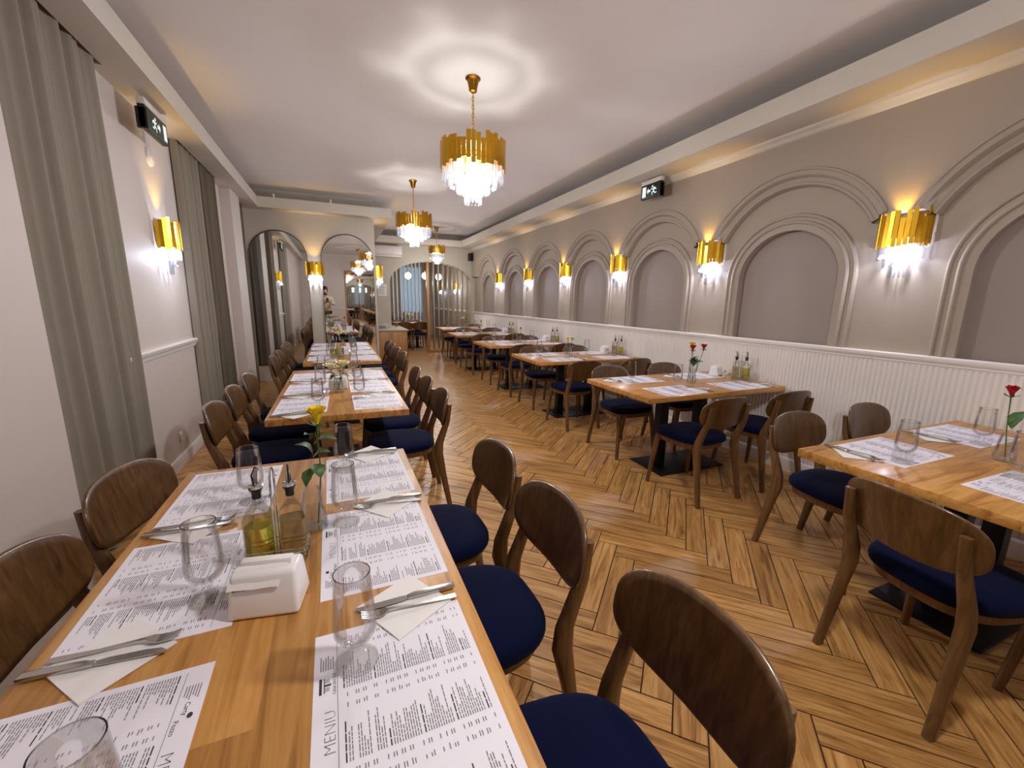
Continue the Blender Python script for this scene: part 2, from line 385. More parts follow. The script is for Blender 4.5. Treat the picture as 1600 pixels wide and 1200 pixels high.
for c in NC:
    a = arch(c, NHW, NSP, NTOP, ZR); a2 = arch(c, NHW, NSP, NTOP, 1.115)
    MB().add([(XR+0.055, y, z) for y, z in a] + [(XR+0.12, y, z) for y, z in a],
             [tuple(range(len(a))), tuple(range(2*len(a)-1, len(a)-1, -1))]).obj('niche_panel', 'niche', wall_r, smooth=0)
    sweep(a2, NPROF).obj('niche_moulding', 'wall_up', wall_r, smooth=30)
# upper wall, standing proud, cut by wide arches that spring at the lamps
XP, ZI = XR-0.085, 2.06
up = MB(); base = []
for i, c in enumerate(NC):
    y0, y1 = bounds[i], bounds[i+1]
    hwL, hwR = c - y0 - 0.10, y1 - c - 0.10
    if i == 0: hwL = min(hwL, 0.72)
    if i == len(NC)-1: hwR = min(hwR, 0.72)
    hw = min(hwL, hwR, 0.75); rise = 0.60*hw
    R = (hw*hw + rise*rise)/(2*rise); zc = ZI + rise - R; a0 = math.asin(min(1, hw/R))
    pth = [(c - R*math.sin(-a0 + 2*a0*j/32), zc + R*math.cos(-a0 + 2*a0*j/32)) for j in range(33)]   # runs from +y to -y
    base.append((y0, y1, pth))
    PR = [(0.055, XP+0.002), (0.05, XP-0.012), (0.035, XP-0.014), (0.03, XP-0.003), (-0.001, XP-0.003), (-0.012, XP+0.012), (-0.02, XP+0.03), (-0.05, XP+0.04),
          (-0.056, XP+0.034), (-0.07, XP+0.034), (-0.078, XP+0.05), (-0.085, XP+0.087)]
    sweep(pth, PR).obj('arch_moulding', 'wall_up', wall_r, smooth=30)
for y0, y1, pth in base:
    p2 = pth[::-1]                            # increasing y
    poly = [(y0, ZI)] + p2 + [(y1, ZI)]
    up.loft([[(XP, y, z) for y, z in poly], [(XP, y, ZC) for y, z in poly]], cap=False, closed=False)
    up.loft([[(XP, y, z) for y, z in poly], [(XR+0.01, y, z) for y, z in poly]], cap=False, closed=False)
up.obj('upper_wall', 'wall_up', wall_r, smooth=30)
# chair rail, bead boards, baseboard
RP = [(XR+0.01, 1.055), (XR-0.012, 1.055), (XR-0.016, 1.066), (XR-0.022, 1.068), (XR-0.022, 1.078), (XR-0.036, 1.09), (XR-0.040, 1.105), (XR-0.040, 1.118), (XR-0.032, 1.124), (XR+0.01, 1.124)]
MB().loft([[(x, y, z) for x, z in RP] for y in (YB, YF)]).obj('trim_3', 'wainscot', smooth=40, kind='structure')
wains = MB().box(XR-0.004, XR+0.02, YB, YF, 0.0, 1.06).obj('trim_4', 'wainscot', smooth=0, kind='structure')
bw = 0.031
bp = [(-bw/2, 0.0), (-bw/2+0.004, -0.006), (-bw/2+0.010, -0.010), (bw/2-0.010, -0.010), (bw/2-0.004, -0.006), (bw/2, 0.0)]
bbm = MB().loft([[(x, y, z) for y, x in bp] for z in (0.12, 1.06)]).mesh('bead_board', 25); bbm.materials.append(MT['wainscot'])
yb_ = 0.35; nbb = 0; far_bb = MB()
while yb_ < YF-0.02:
    if nbb < 300: o = link('bead_board', bbm, parent=wains); o.location = (XR-0.004, yb_, 0)
    else: far_bb.loft([[(XR-0.004+x, yb_+y, z) for y, x in bp] for z in (0.12, 1.06)])
    nbb += 1; yb_ += bw
yb_ = 0.35-bw
while yb_ > YB: far_bb.loft([[(XR-0.004+x, yb_+y, z) for y, x in bp] for z in (0.12, 1.06)]); yb_ -= bw
far_bb.obj('bead_board_field', 'wainscot', wains, smooth=25, kind='stuff')
BP = [(XR+0.01, 0), (XR-0.022, 0), (XR-0.022, 0.10), (XR-0.018, 0.115), (XR-0.008, 0.125), (XR+0.01, 0.125)]
MB().loft([[(x, y, z) for x, z in BP] for y in (YB, YF)]).obj('baseboard_right', 'wainscot', smooth=40, kind='structure')

# ------------------------------------------------------------------ left wall, piers, curtains
lw = MB().box(XL-0.3, XL, YB, Y2, 0, ZC)
lw.obj('wall_left', 'leftwall', kind='structure', smooth=0)
MB().box(XL, -1.19, YB, 2.50, 0, ZS).obj('wall_pier_near', 'leftwall', kind='structure', smooth=0, bevel=0.004)
MB().box(XL, -1.18, 6.72, 7.28, 0, ZS).obj('wall_pier_far', 'leftwall', kind='structure', smooth=0, bevel=0.004)
LP = [(XL-0.01, 0.955), (XL+0.012, 0.955), (XL+0.014, 0.968), (XL+0.02, 0.972), (XL+0.02, 0.98), (XL+0.034, 0.995), (XL+0.036, 1.018), (XL+0.026, 1.026), (XL-0.01, 1.026)]
MB().loft([[(x, y, z) for x, z in LP] for y in (3.45, 5.15)]).obj('trim_5', 'white', smooth=40, kind='structure')
LBp = [(XL-0.01, 0), (XL+0.02, 0), (XL+0.02, 0.085), (XL+0.012, 0.095), (XL-0.01, 0.095)]
MB().loft([[(x, y, z) for x, z in LBp] for y in (2.5, 6.72)]).obj('baseboard_left', 'white', smooth=40, kind='structure')
def curtain(y0, y1, x, amp, wl, mat, label, seed):
    r = random.Random(seed); n = int((y1-y0)/0.012); rows = []
    ph = r.random()*6
    def prof(j, k):
        y = y0 + (y1-y0)*j/n
        s_ = math.sin(2*PI*(y-y0)/wl + ph + 0.7*math.sin(5*y)) ; s3 = 0.35*math.sin(2*PI*(y-y0)/(wl*0.43) + ph*2)
        return y + 0.012*math.sin(k*0.7 + j*0.05), x + amp*(0.85 + 0.15*k/8)*(abs(s_)**0.7*(1 if s_ > 0 else -1)*0.75 + s3)
    rows = []
    for k in range(9):
        z = 0.015 + (3.08-0.015)*(8-k)/8
        rows.append([(prof(j, k)[1], prof(j, k)[0], z) for j in range(n+1)])
    m_ = MB().loft(rows, cap=False, closed=False)
    back = [[(px-0.004, py, pz) for px, py, pz in row] for row in rows]
    m_.loft(back, cap=False, closed=False)
    o = m_.obj('curtain', mat, smooth=60)
    tag(o, label, 'curtain', 'floor length curtains along the left wall'); return o
curtain(2.36, 3.60, -1.262, 0.030, 0.16, 'curtain', 'tall taupe curtain nearest the camera, beside the white pier', 1)
curtain(4.93, 5.62, -1.262, 0.030, 0.15, 'curtain', 'taupe curtain beside the lit wall lamp and dado rail', 2)
curtain(5.60, 6.30, -1.262, 0.032, 0.12, 'curtaindark', 'brown curtain drawn against the taupe one before the far pier', 3)
curtain(7.32, 7.88, -1.258, 0.028, 0.13, 'curtaindark', 'dark brown curtain in the corner beside the left mirror', 4)
# socket, round plate
so = thing('power_socket', 'white wall socket low on the left wall', 'socket', (XL, 4.25, 0.24))
MB().box(0, 0.010, -0.04, 0.04, -0.04, 0.04).obj('plate', 'porcelain', so, bevel=0.003)
for dy in (-0.012, 0.012): MB().loft([[(0.0105, dy+0.004*math.cos(t*PI/5), 0.004*math.sin(t*PI/5)) for t in range(10)], [(0.012, dy+0.004*math.cos(t*PI/5), 0.004*math.sin(t*PI/5)) for t in range(10)]]).obj('pin_hole', 'blackpl', so)
de = thing('wall_detector', 'round pale detector on the left wall under the exit sign', 'detector', (XL, 4.42, 2.50))
MB().loft([[(x, r*math.cos(t*PI/12), r*math.sin(t*PI/12)) for t in range(24)] for x, r in ((0, 0.07), (0.012, 0.07), (0.02, 0.058))]).obj('cover', 'white', de)
MB().loft([[(x, r*math.cos(t*PI/12), r*math.sin(t*PI/12)) for t in range(24)] for x, r in ((0.019, 0.03), (0.026, 0.024))]).obj('sensor', 'acwhite', de)

# ------------------------------------------------------------------ mirror wall, far wall with arch, back wall
MB().box(XL, 0.70, YM, YM+0.35, 0, ZC).obj('wall_mirrors', 'cream', kind='structure', smooth=0, bevel=0.005)
def flat_arch(x0, x1, z0, top, n=28):
    c = (x0+x1)/2; hw = (x1-x0)/2; spr = top-hw
    pts = [(x1, z0)] + [(c + hw*math.cos(PI*i/n), spr + hw*math.sin(PI*i/n)) for i in range(n+1)] + [(x0, z0)]
    return pts
def mirror(x0, x1, z0, top, label, rot=0.0):
    t = thing('arched_mirror', label, 'mirror', ((x0+x1)/2, YM-abs(math.sin(rot))*(x1-x0)/2, z0), rot, 'arched mirrors')
    pts = [(x-(x0+x1)/2, z-z0) for x, z in flat_arch(x0, x1, z0, top)]
    MB().loft([[(x, -0.012, z) for x, z in pts], [(x, -0.001, z) for x, z in pts]]).obj('mirror_glass', 'mirror', t, smooth=0)
    loop = pts + []
    f = MB(); n = len(loop)
    cx, cz = 0, (top-z0)/2
    ins = []
    for x, z in loop:
        l = math.hypot(x-cx, z-cz); ins.append((x + (x-cx)/l*0.014, z + (z-cz)/l*0.014))
    f.loft([[(ins[i][0], -0.026, ins[i][1]), (ins[i][0], -0.001, ins[i][1]), (loop[i][0], -0.012, loop[i][1]), (loop[i][0], -0.026, loop[i][1])] for i in list(range(n))+[0]], cap=False)
    f.obj('frame', 'bronze', t, smooth=40)
mirror(-1.255, -0.405, 0.30, 2.49, 'left arched mirror with a thin bronze frame beside the curtain')
mirror(-0.185, 0.655, 0.30, 2.50, 'right arched mirror with a thin bronze frame at the end of the tables', R_(0.9))
AX0, AX1, ASP, ATOP = 1.32, 3.50, 1.86, 2.42
fw_ = MB(); ac_ = (AX0+AX1)/2; ahw = (AX1-AX0)/2
pth = [(AX1, 0), (AX1, ASP*0.5)] + [(ac_ + ahw*math.cos(PI*i/32), ASP + (ATOP-ASP)*math.sin(PI*i/32)) for i in range(33)] + [(AX0, ASP*0.5), (AX0, 0)]
out_ = [(XR, 0), (XR, ASP*0.5)] + [((XR if i <= 4 else 0.55 if i >= 28 else XR + (0.55-XR)*(i-4)/24), ASP if i in (0, 32) else (ASP + (ZC-ASP)*min(i, 4)/4 if i <= 4 else ASP + (ZC-ASP)*min(32-i, 4)/4 if i >= 28 else ZC)) for i in range(33)] + [(0.55, ASP*0.5), (0.55, 0)]
for yy in (YF, YF+0.25): fw_.loft([[(x, yy, z) for x, z in pth], [(x, yy, z) for x, z in out_]], cap=False, closed=False)
fw_.loft([[(x, YF, z) for x, z in pth], [(x, YF+0.25, z) for x, z in pth]], cap=False, closed=False)
fw_.obj('wall_far', 'cream', kind='structure', smooth=30)
MB().box(XL-0.3, XR+0.3, YB-0.2, YB, 0, ZC).obj('wall_back', 'leftwall', kind='structure', smooth=0)
MB().loft([[(x, YB+0.0+ (XL-px)*-1, z) for px, z in LP] for x in (XL, 1.0)]).obj('trim_6', 'white', smooth=40, kind='structure')
# room beyond the arch
MB().box(XL, XR+0.3, YF+0.25, Y2+0.2, 2.95, 3.05).obj('ceiling_beyond', 'ceil', kind='structure', smooth=0)
MB().box(XR, XR+0.3, YF, Y2, 0, 3.0).obj('wall_right_beyond', 'wall_up', kind='structure', smooth=0)
MB().box(XL, XR+0.3, Y2, Y2+0.2, 0, 3.0).obj('wall_far_beyond', 'cream', kind='structure', smooth=0)
MB().loft([[(x, y, z) for x, z in RP] for y in (YF+0.25, Y2)]).obj('trim_7', 'wainscot', smooth=40, kind='structure')

# ------------------------------------------------------------------ slatted screens beyond the arch
t = thing('slatted_screen', 'taupe floor to arch slat screen in the right half of the far archway', 'screen', (0, YF+0.12, 0))
def az(x): return ASP + (ATOP-ASP)*math.sqrt(max(0, 1-((x-ac_)/ahw)**2))
MB().box(2.28, 2.345, -0.06, 0.06, 0.004, az(2.31)+0.01).obj('post', 'cabwood', t, bevel=0.003)
MB().box(2.345, AX1-0.005, -0.05, 0.05, 0.004, 0.09).obj('sill', 'cabwood', t, bevel=0.003)
for i in range(8):
    x = 2.47 + i*0.134
    MB().box(x-0.018, x+0.018, -0.055, 0.055, 0.09, az(x)).obj('slat', 'slat', t, bevel=0.002)
t = thing('window_slat_screen', 'row of pale upright slats before the blue window', 'screen', (0, 14.6, 0))
for i in range(9):
    x = 1.66 + i*0.125
    MB().box(x-0.022, x+0.022, -0.05, 0.05, 0.05, 2.9).obj('slat', 'slatw', t, bevel=0.002)
MB().box(1.60, 2.72, -0.06, 0.06, 2.9, 2.95).obj('head_rail', 'slatw', t); MB().box(1.60, 2.72, -0.06, 0.06, 0.0, 0.05).obj('sill', 'slatw', t)
t = MB().box(2.35, 3.2, Y2-0.03, Y2, 0.9, 2.7).obj('window_1', 'white', kind='structure', smooth=0)
MB().box(2.41, 3.14, Y2-0.036, Y2-0.03, 0.96, 2.64).obj('window_pane', 'bluewin', t, smooth=0)

# ------------------------------------------------------------------ lamps
def rod(mb, x, y, z1, z0, r, ang=0):
    rings = []
    for z, k in ((z1, 0.55), (z1-0.006, 1), (z0+0.012, 1), (z0, 0.25)):
        rings.append([(x + r*k*math.cos(ang + PI/3*j), y + r*k*math.sin(ang + PI/3*j), z) for j in range(6)])
    mb.loft(rings)
def make_sconce(label):
    t = thing('wall_sconce', label, 'wall lamp', (0,0,0), 0, 'gold and crystal wall sconces')
    r = random.Random(3)
    MB().box(-0.10, 0.10, 0, 0.014, 0.02, 0.20).obj('back_plate', 'gold', t, bevel=0.003)
    g = MB()
    for i in range(15):
        a = PI*(i+0.5)/15; x, y = 0.142*math.cos(a), 0.012 + 0.118*math.sin(a)
        z0, z1 = 0.0 + r.uniform(-0.008, 0.018), 0.215 + r.uniform(-0.045, 0.03)
        g.obox(Matrix.Translation((x, y, (z0+z1)/2)) @ Matrix.Rotation(a-PI/2+r.uniform(-.2,.2), 4, 'Z'), 0.0125, 0.0035, (z1-z0)/2)
    g.obj('gold_slats', 'gold', t, smooth=0)
    MB().tube([(0.136*math.cos(PI*i/16), 0.012+0.112*math.sin(PI*i/16), 0.055) for i in range(17)], 0.004, 6).obj('ring', 'gold', t)
    for rx, ry, n, z1, z0 in ((0.128, 0.102, 13, 0.04, -0.085), (0.088, 0.072, 9, -0.03, -0.135), (0.045, 0.040, 5, -0.09, -0.205)):
        c = MB()
        for i in range(n):
            a = PI*(i+0.5)/n; rod(c, rx*math.cos(a), 0.014+ry*math.sin(a), z1, z0, 0.0095, a)
        c.obj('crystal_tier', 'crystal', t, smooth=20)
    for dx in (-0.05, 0.05): MB().lathe([(0.006, 0.09), (0.014, 0.085), (0.017, 0.05), (0.015, 0.015), (0.004, 0.0)], 10, (dx, 0.05, -0.03)).obj('bulb', 'sbulb', t)
    return t
def lamp_lights(t, fac=1.0):
    light('sconce_lower_light', t, (0, 0.105, -0.06), SC_W*fac, SCOOL, 0.02)
    light('sconce_upper_light', t, (0, 0.105, 0.185), SC_UP*fac, GOLDL, 0.015, spot=R_(84), rot=(PI, 0, 0))
sc0 = None
def sconce(x, y, z, rz, label, fac=1.0):
    global sc0
    if sc0 is None: sc0 = make_sconce(label); o = sc0
    else: o = dup(sc0, (0,0,0), 0, label, 'gold and crystal wall sconces')
    o.location = (x, y, z); o.rotation_euler = (0, 0, rz); return o
scs = []
for i in range(1, len(NC)):
    k = i-1
    lab = ['gold crystal wall sconce behind the camera on the arched wall', 'gold crystal sconce on the arched wall nearest the camera', 'second gold crystal sconce along the arched wall',
           'third gold crystal sconce along the arched wall', 'fourth gold crystal sconce along the arched wall', 'fifth gold crystal sconce along the arched wall',
           'last gold crystal sconce along the arched wall, by the far corner'][k]
    scs.append(sconce(XR, bounds[i], 1.835, PI/2, lab))
scs.append(sconce(XL, 4.43, 1.80, -PI/2, 'gold crystal sconce on the left wall between two curtains'))
scs.append(sconce(-0.295, YM, 1.80, PI, 'gold crystal sconce between the two arched mirrors'))
scs.append(sconce(0.70, YM+0.17, 1.80, -PI/2, 'gold crystal sconce on the wall end right of the mirrors'))
for y, lab in ((13.2, 'small lit sconce beyond the slatted screen, nearer one'), (15.2, 'small lit sconce beyond the slatted screen, farther one')):
    scs.append(sconce(XR, y, 1.75, PI/2, lab))
for s_ in scs: lamp_lights(s_)

def make_chandelier(label):
    t = thing('chandelier', label, 'chandelier', (0,0,0), 0, 'round gold and crystal chandeliers')
    r = random.Random(5)   # origin at the ceiling
    MB().lathe([(0.058, 0), (0.060, -0.008), (0.046, -0.02), (0.036, -0.06), (0.030, -0.095), (0.012, -0.105)], 24).obj('canopy', 'brass', t)
    ch = MB()
    for i in range(13):
        z = -0.118 - i*0.029; ring = []
        for j in range(10):
            a = 2*PI*j/10; u, v = 0.0085*math.cos(a), 0.019*math.sin(a)
            ring.append((u, 0, z+v) if i % 2 else (0, u, z+v))
        ch.tube(ring, 0.0030, 5, closed=True)
    ch.obj('chain', 'gold', t, smooth=60)
    MB().tube([(0, 0, -0.10), (0, 0, -0.62)], 0.0025, 6).obj('cable', 'chrome', t)
    g = MB(); n = 44
    for i in range(n):
        a = 2*PI*i/n; z0, z1 = -0.665 + r.uniform(-0.015, 0.03), -0.475 + r.uniform(-0.03, 0.032)
        g.obox(Matrix.Translation((0.258*math.cos(a), 0.258*math.sin(a), (z0+z1)/2)) @ Matrix.Rotation(a+PI/2, 4, 'Z'), 0.0172, 0.003, (z1-z0)/2)
    g.obj('gold_slats', 'gold', t, smooth=0)
    for z in (-0.52, -0.625):
        MB().tube([(0.252*math.cos(2*PI*i/40), 0.252*math.sin(2*PI*i/40), z) for i in range(40)], 0.005, 6, closed=True).obj('ring', 'gold', t)
    MB().lathe([(0.02, -0.555), (0.17, -0.56), (0.17, -0.568), (0.02, -0.57)], 28).obj('light_stop_disc', 'gold', t)  # added disc: keeps the lower light from burning a pool on the ceiling
    sp = MB()
    for i in range(6): sp.tube([(0, 0, -0.50), (0.252*math.cos(PI*i/3), 0.252*math.sin(PI*i/3), -0.52)], 0.004, 6)
    sp.obj('spokes', 'gold', t)
    for rr, n, z1, z0, rd in ((0.235, 40, -0.62, -0.775, 0.0105), (0.185, 30, -0.63, -0.80, 0.0105), (0.125, 22, -0.66, -0.845, 0.0105), (0.062, 13, -0.70, -0.92, 0.0105)):
        c = MB()
        for i in range(n): a = 2*PI*i/n; rod(c, rr*math.cos(a), rr*math.sin(a), z1, z0, rd, a)
        c.obj('crystal_tier', 'crystal', t, smooth=20)
    for i in range(6):
        a = PI*i/3 + 0.3; MB().lathe([(0.007, 0.10), (0.016, 0.095), (0.019, 0.05), (0.016, 0.01), (0.004, 0.0)], 10, (0.13*math.cos(a), 0.13*math.sin(a), -0.66)).obj('bulb', 'bulb', t)
    return t
def ch_lights(t, s=1.0):
    light('chandelier_upper_light', t, (0, 0, -0.52), CH_W*0.08*s, COOL, 0.10)
    light('chandelier_lower_light', t, (0, 0, -0.80), CH_W*0.92*s, COOL, 0.08)
c1 = make_chandelier('large gold and crystal chandelier nearest the camera'); c1.location = (1.085, 3.474, ZC)
c2 = dup(c1, (1.136, 6.554, ZC), 0.2, 'middle gold and crystal chandelier before the mirrors')
c3 = dup(c1, (2.31, 10.3, ZC), 0.4, 'smallest looking gold and crystal chandelier hanging before the archway'); 
for ch_ in list(c3.children):
    if ch_.name.split('.')[0] not in ('canopy', 'chain', 'cable'): ch_.scale = (0.76, 0.76, 0.92)
c0 = dup(c1, (1.04, 0.40, ZC), 0.3, 'gold and crystal chandelier above the camera, seen only in the mirror')
ch_lights(c0); ch_lights(c1); ch_lights(c2, 0.8); ch_lights(c3, 0.4)
for i, (x, y) in enumerate(((2.02, 12.9), (2.46, 12.6), (2.93, 12.9))):
    t = thing('globe_pendant', 'white globe pendant lamp beyond the arch, %s from the left' % ORD[i], 'pendant lamp', (x, y, 2.95), 0, 'globe pendants beyond the arch')
    MB().tube([(0,0,0), (0,0,-0.74)], 0.004, 6).obj('cord', 'blackpl', t)
    MB().lathe([(0.001, -0.93)] + [(0.095*math.sin(PI*k/10), -0.835 - 0.095*math.cos(PI*k/10)) for k in range(1, 10)] + [(0.02, -0.74)], 18).obj('globe', 'globe', t, smooth=80)
    MB().lathe([(0.03, -0.745), (0.03, -0.70), (0.01, -0.69)], 14).obj('cap', 'gold', t)
    light('globe_light', t, (0, 0, -1.0), 20, (1, 0.95, 0.85), 0.08)

# ------------------------------------------------------------------ signs, air conditioner, loudspeaker, notice
def exit_sign(x, y, z, rz, label, ln, flip):
    t = thing('exit_sign', label, 'sign', (x, y, z), rz, 'emergency exit signs')   # face towards local -y
    h = 0.15
    MB().box(-ln/2, ln/2, -0.012, 0.03, -h, 0).obj('housing', 'sign', t, bevel=0.004)
    MB().box(-ln/2, ln/2, -0.016, 0.034, 0, 0.045).obj('ceiling_bracket', 'acwhite', t, bevel=0.004)
    MB().box(ln/2-0.03 if not flip else -ln/2, ln/2 if not flip else -ln/2+0.03, -0.02, 0.045, -h-0.005, -0.02).obj('end_cap', 'blackpl', t, bevel=0.003)
    s_ = -1 if not flip else 1     # door on this side
    face = lambda: MB()
    MB().box(min(s_*(ln/2-0.025), s_*(ln/2-0.085)), max(s_*(ln/2-0.025), s_*(ln/2-0.085)), -0.0135, -0.012, -h+0.02, -0.02).obj('door_pictogram', 'signw', t, smooth=0)
    q = lambda pts: [(s_*px, -0.0135, pz - h/2) for px, pz in pts]
    ar = [(0.06, 0), (0.035, 0.035), (0.035, 0.013), (0.0, 0.013), (0.0, -0.013), (0.035, -0.013), (0.035, -0.035)]
    MB().add(q(ar), [(0,1,2,3,4,5,6)]).obj('arrow', 'signw', t, smooth=0)
    mn = MB()
    for poly in ([(-0.035, 0.01), (-0.055, 0.03), (-0.075, 0.02), (-0.055, -0.012)], [(-0.038, 0.012), (-0.012, 0.026), (-0.008, 0.018), (-0.03, 0.0)],
                 [(-0.055, -0.005), (-0.02, -0.02), (-0.024, -0.05), (-0.034, -0.05), (-0.034, -0.028), (-0.06, -0.018)], [(-0.06, -0.01), (-0.075, -0.03), (-0.10, -0.026), (-0.10, -0.036), (-0.07, -0.042), (-0.05, -0.018)],
                 [(-0.062, 0.024), (-0.09, 0.012), (-0.094, -0.006), (-0.086, -0.006), (-0.08, 0.006), (-0.056, 0.012)]):
        mn.add(q(poly), [tuple(range(len(poly)))])
    mn.add(q([(-0.03 + 0.012*math.cos(k*PI/5), 0.038 + 0.012*math.sin(k*PI/5)) for k in range(10)]), [tuple(range(10))])
    mn.obj('running_man', 'signw', t, smooth=0)
exit_sign(-1.15, 4.13, 2.72, PI/2, 'emergency exit sign by the left wall above the sconce', 0.42, True)
exit_sign(3.34, 4.02, 2.745, -PI/2, 'emergency exit sign hanging by the arched wall', 0.32, False)
ac = thing('air_conditioner', 'white split air conditioner on the far wall above the notice', 'air conditioner', (1.20, YF, 2.46))
MB().loft([[(x, -py, pz) for py, pz in ((0.0, 0.0), (0.12, 0.01), (0.19, 0.08), (0.20, 0.20), (0.17, 0.28), (0.0, 0.29))] for x in (-0.42, 0.42)]).obj('body', 'acwhite', ac, bevel=0.008)
MB().box(-0.38, 0.38, -0.165, -0.15, 0.02, 0.045).obj('louvre', 'white', ac, bevel=0.003)
sp = thing('loudspeaker', 'small black loudspeaker in the far corner above the arches', 'loudspeaker', (3.45, YF-0.02, 2.48), 0.3)
MB().box(-0.07, 0.07, -0.16, -0.02, 0, 0.20).obj('cabinet', 'blackpl', sp, bevel=0.01)
MB().loft([[(0.05*math.cos(k*PI/10), -0.161-dy, 0.09+0.05*math.sin(k*PI/10)) for k in range(20)] for dy in (0, 0.004)]).obj('speaker_cone', 'black', sp)
MB().box(-0.02, 0.02, -0.03, 0.03, 0.07, 0.12).obj('bracket', 'black', sp)
no = thing('wall_notice', 'pale framed notice on the far wall under the air conditioner', 'notice', (1.12, YF-0.012, 1.50))
MB().box(-0.11, 0.11, 0, 0.01, 0, 0.30).obj('board', 'white', no, smooth=0); nb = MB()
for k in range(9): nb.box(-0.09, 0.05+0.03*((k*7) % 3 - 1), -0.001, 0.0, 0.26-0.026*k, 0.268-0.026*k)
nb.obj('printed_text', 'ink', no, smooth=0)

# ------------------------------------------------------------------ chairs
def supell(a, b_, n, k, N):
    t_ = 2*PI*k/N; c, s_ = math.cos(t_), math.sin(t_)
    return a*math.copysign(abs(c)**(2/n), c), b_*math.copysign(abs(s_)**(2/n), s_)
def make_chair():
    t = thing('dining_chair', 'x', 'chair', (0,0,0), 0, 'walnut dining chairs with navy seats')
    # backrest: bent plywood shell; local frame x across, z up, faces +y
    N = 44; tilt = R_(11); zc, yc = 0.685, -0.262
    def P(x, z, th):
        y = -0.055 + 0.95*x*x      # edges wrap forwards
        nx = -1.9*x; l = math.hypot(1, nx); px, py = x + nx/l*th, y + th/l
        return (px, yc + py*math.cos(tilt) - z*math.sin(tilt) + 0.012, zc + z*math.cos(tilt))
    m_ = MB(); T = 0.0075
    prof = [(0.30, T), (0.60, T), (0.85, T), (0.965, T), (0.992, T*0.6), (1.0, 0), (0.992, -T*0.6), (0.965, -T), (0.85, -T), (0.60, -T), (0.30, -T)]
    rings = []
    for s_, th in prof:
        ring = []
        for k in range(N):
            x, z = supell(0.228, 0.122, 2.75, k, N); ring.append(P(x*s_, z*s_, th))
        rings.append(ring)
    n0 = len(m_.v); m_.loft(rings, cap=False)
    m_.add([P(0, 0, T)] + rings[0], [(0, 1+k, 1+(k+1) % N) for k in range(N)])
    m_.add([P(0, 0, -T)] + rings[-1], [(0, 1+(k+1) % N, 1+k) for k in range(N)])
    m_.obj('backrest', 'walnut', t, smooth=50)
    # seat cushion: rounded trapezoid, domed
    def outline(s_, z, off=0.0):
        ring = []
        for k in range(40):
            x, y = supell(1, 1, 3.0, k, 40); wd = 0.222 + 0.018*y
            ring.append((x*wd*s_, 0.0 + y*0.222*s_ + off, z))
        return ring
    MB().loft([outline(0.93, 0.425), outline(0.985, 0.43), outline(1.0, 0.442), outline(0.995, 0.458), outline(0.96, 0.470), outline(0.86, 0.479), outline(0.6, 0.485), outline(0.25, 0.488)]).obj('seat', 'velvet', t, smooth=60)
    MB().loft([outline(0.86, 0.385), outline(0.90, 0.388), outline(0.92, 0.427), outline(0.5, 0.427)]).obj('seat_frame', 'walnut_leg', t, smooth=40)
    for s_ in (-1, 1):
        # front leg: tapered with a flared gusset towards the apron
        path = [(s_*0.215, 0.205, 0.0), (s_*0.200, 0.185, 0.20), (s_*0.188, 0.168, 0.36), (s_*0.176, 0.155, 0.40), (s_*0.165, 0.145, 0.425)]
        rad = [(0.015, 0.015), (0.0185, 0.0185), (0.023, 0.023), (0.036, 0.031), (0.046, 0.036)]
        MB().loft([[(p[0]+rx*math.cos(2*PI*j/12), p[1]+ry*math.sin(2*PI*j/12), p[2]) for j in range(12)] for p, (rx, ry) in zip(path, rad)]).obj('leg', 'walnut_leg', t, smooth=40)
        # rear leg: bent at the seat, runs up behind the backrest
        path = [(s_*0.205, -0.300, 0.0), (s_*0.196, -0.252, 0.26), (s_*0.190, -0.226, 0.40), (s_*0.186, -0.233, 0.47), (s_*0.183, -0.289, 0.62), (s_*0.180, -0.3085, 0.735)]
        dim = [(0.015, 0.016), (0.0175, 0.022), (0.020, 0.030), (0.0195, 0.026), (0.017, 0.0185), (0.015, 0.0135)]
        rings = []
        for p, (w_, d_) in zip(path, dim):
            rings.append([(p[0]+a*w_, p[1]+b_*d_, p[2]) for a, b_ in ((-1,-.6),(-.6,-1),(.6,-1),(1,-.6),(1,.6),(.6,1),(-.6,1),(-1,.6))])
        MB().loft(rings).obj('leg', 'walnut_leg', t, smooth=50)
    return t
chair0 = make_chair(); chair0_used = False
def chair(x, y, rz, label, jit=0.0):
    global chair0_used
    r = random.Random(int(x*1000)*7 + int(y*1000)); rz += r.uniform(-1, 1)*jit
    g = 'walnut dining chairs with navy seats'
    if not chair0_used:
        chair0_used = True; chair0.location = (x, y, 0); chair0.rotation_euler = (0,0,rz); chair0['label'] = label; return chair0
    return dup(chair0, (x, y, 0), rz, label, g)

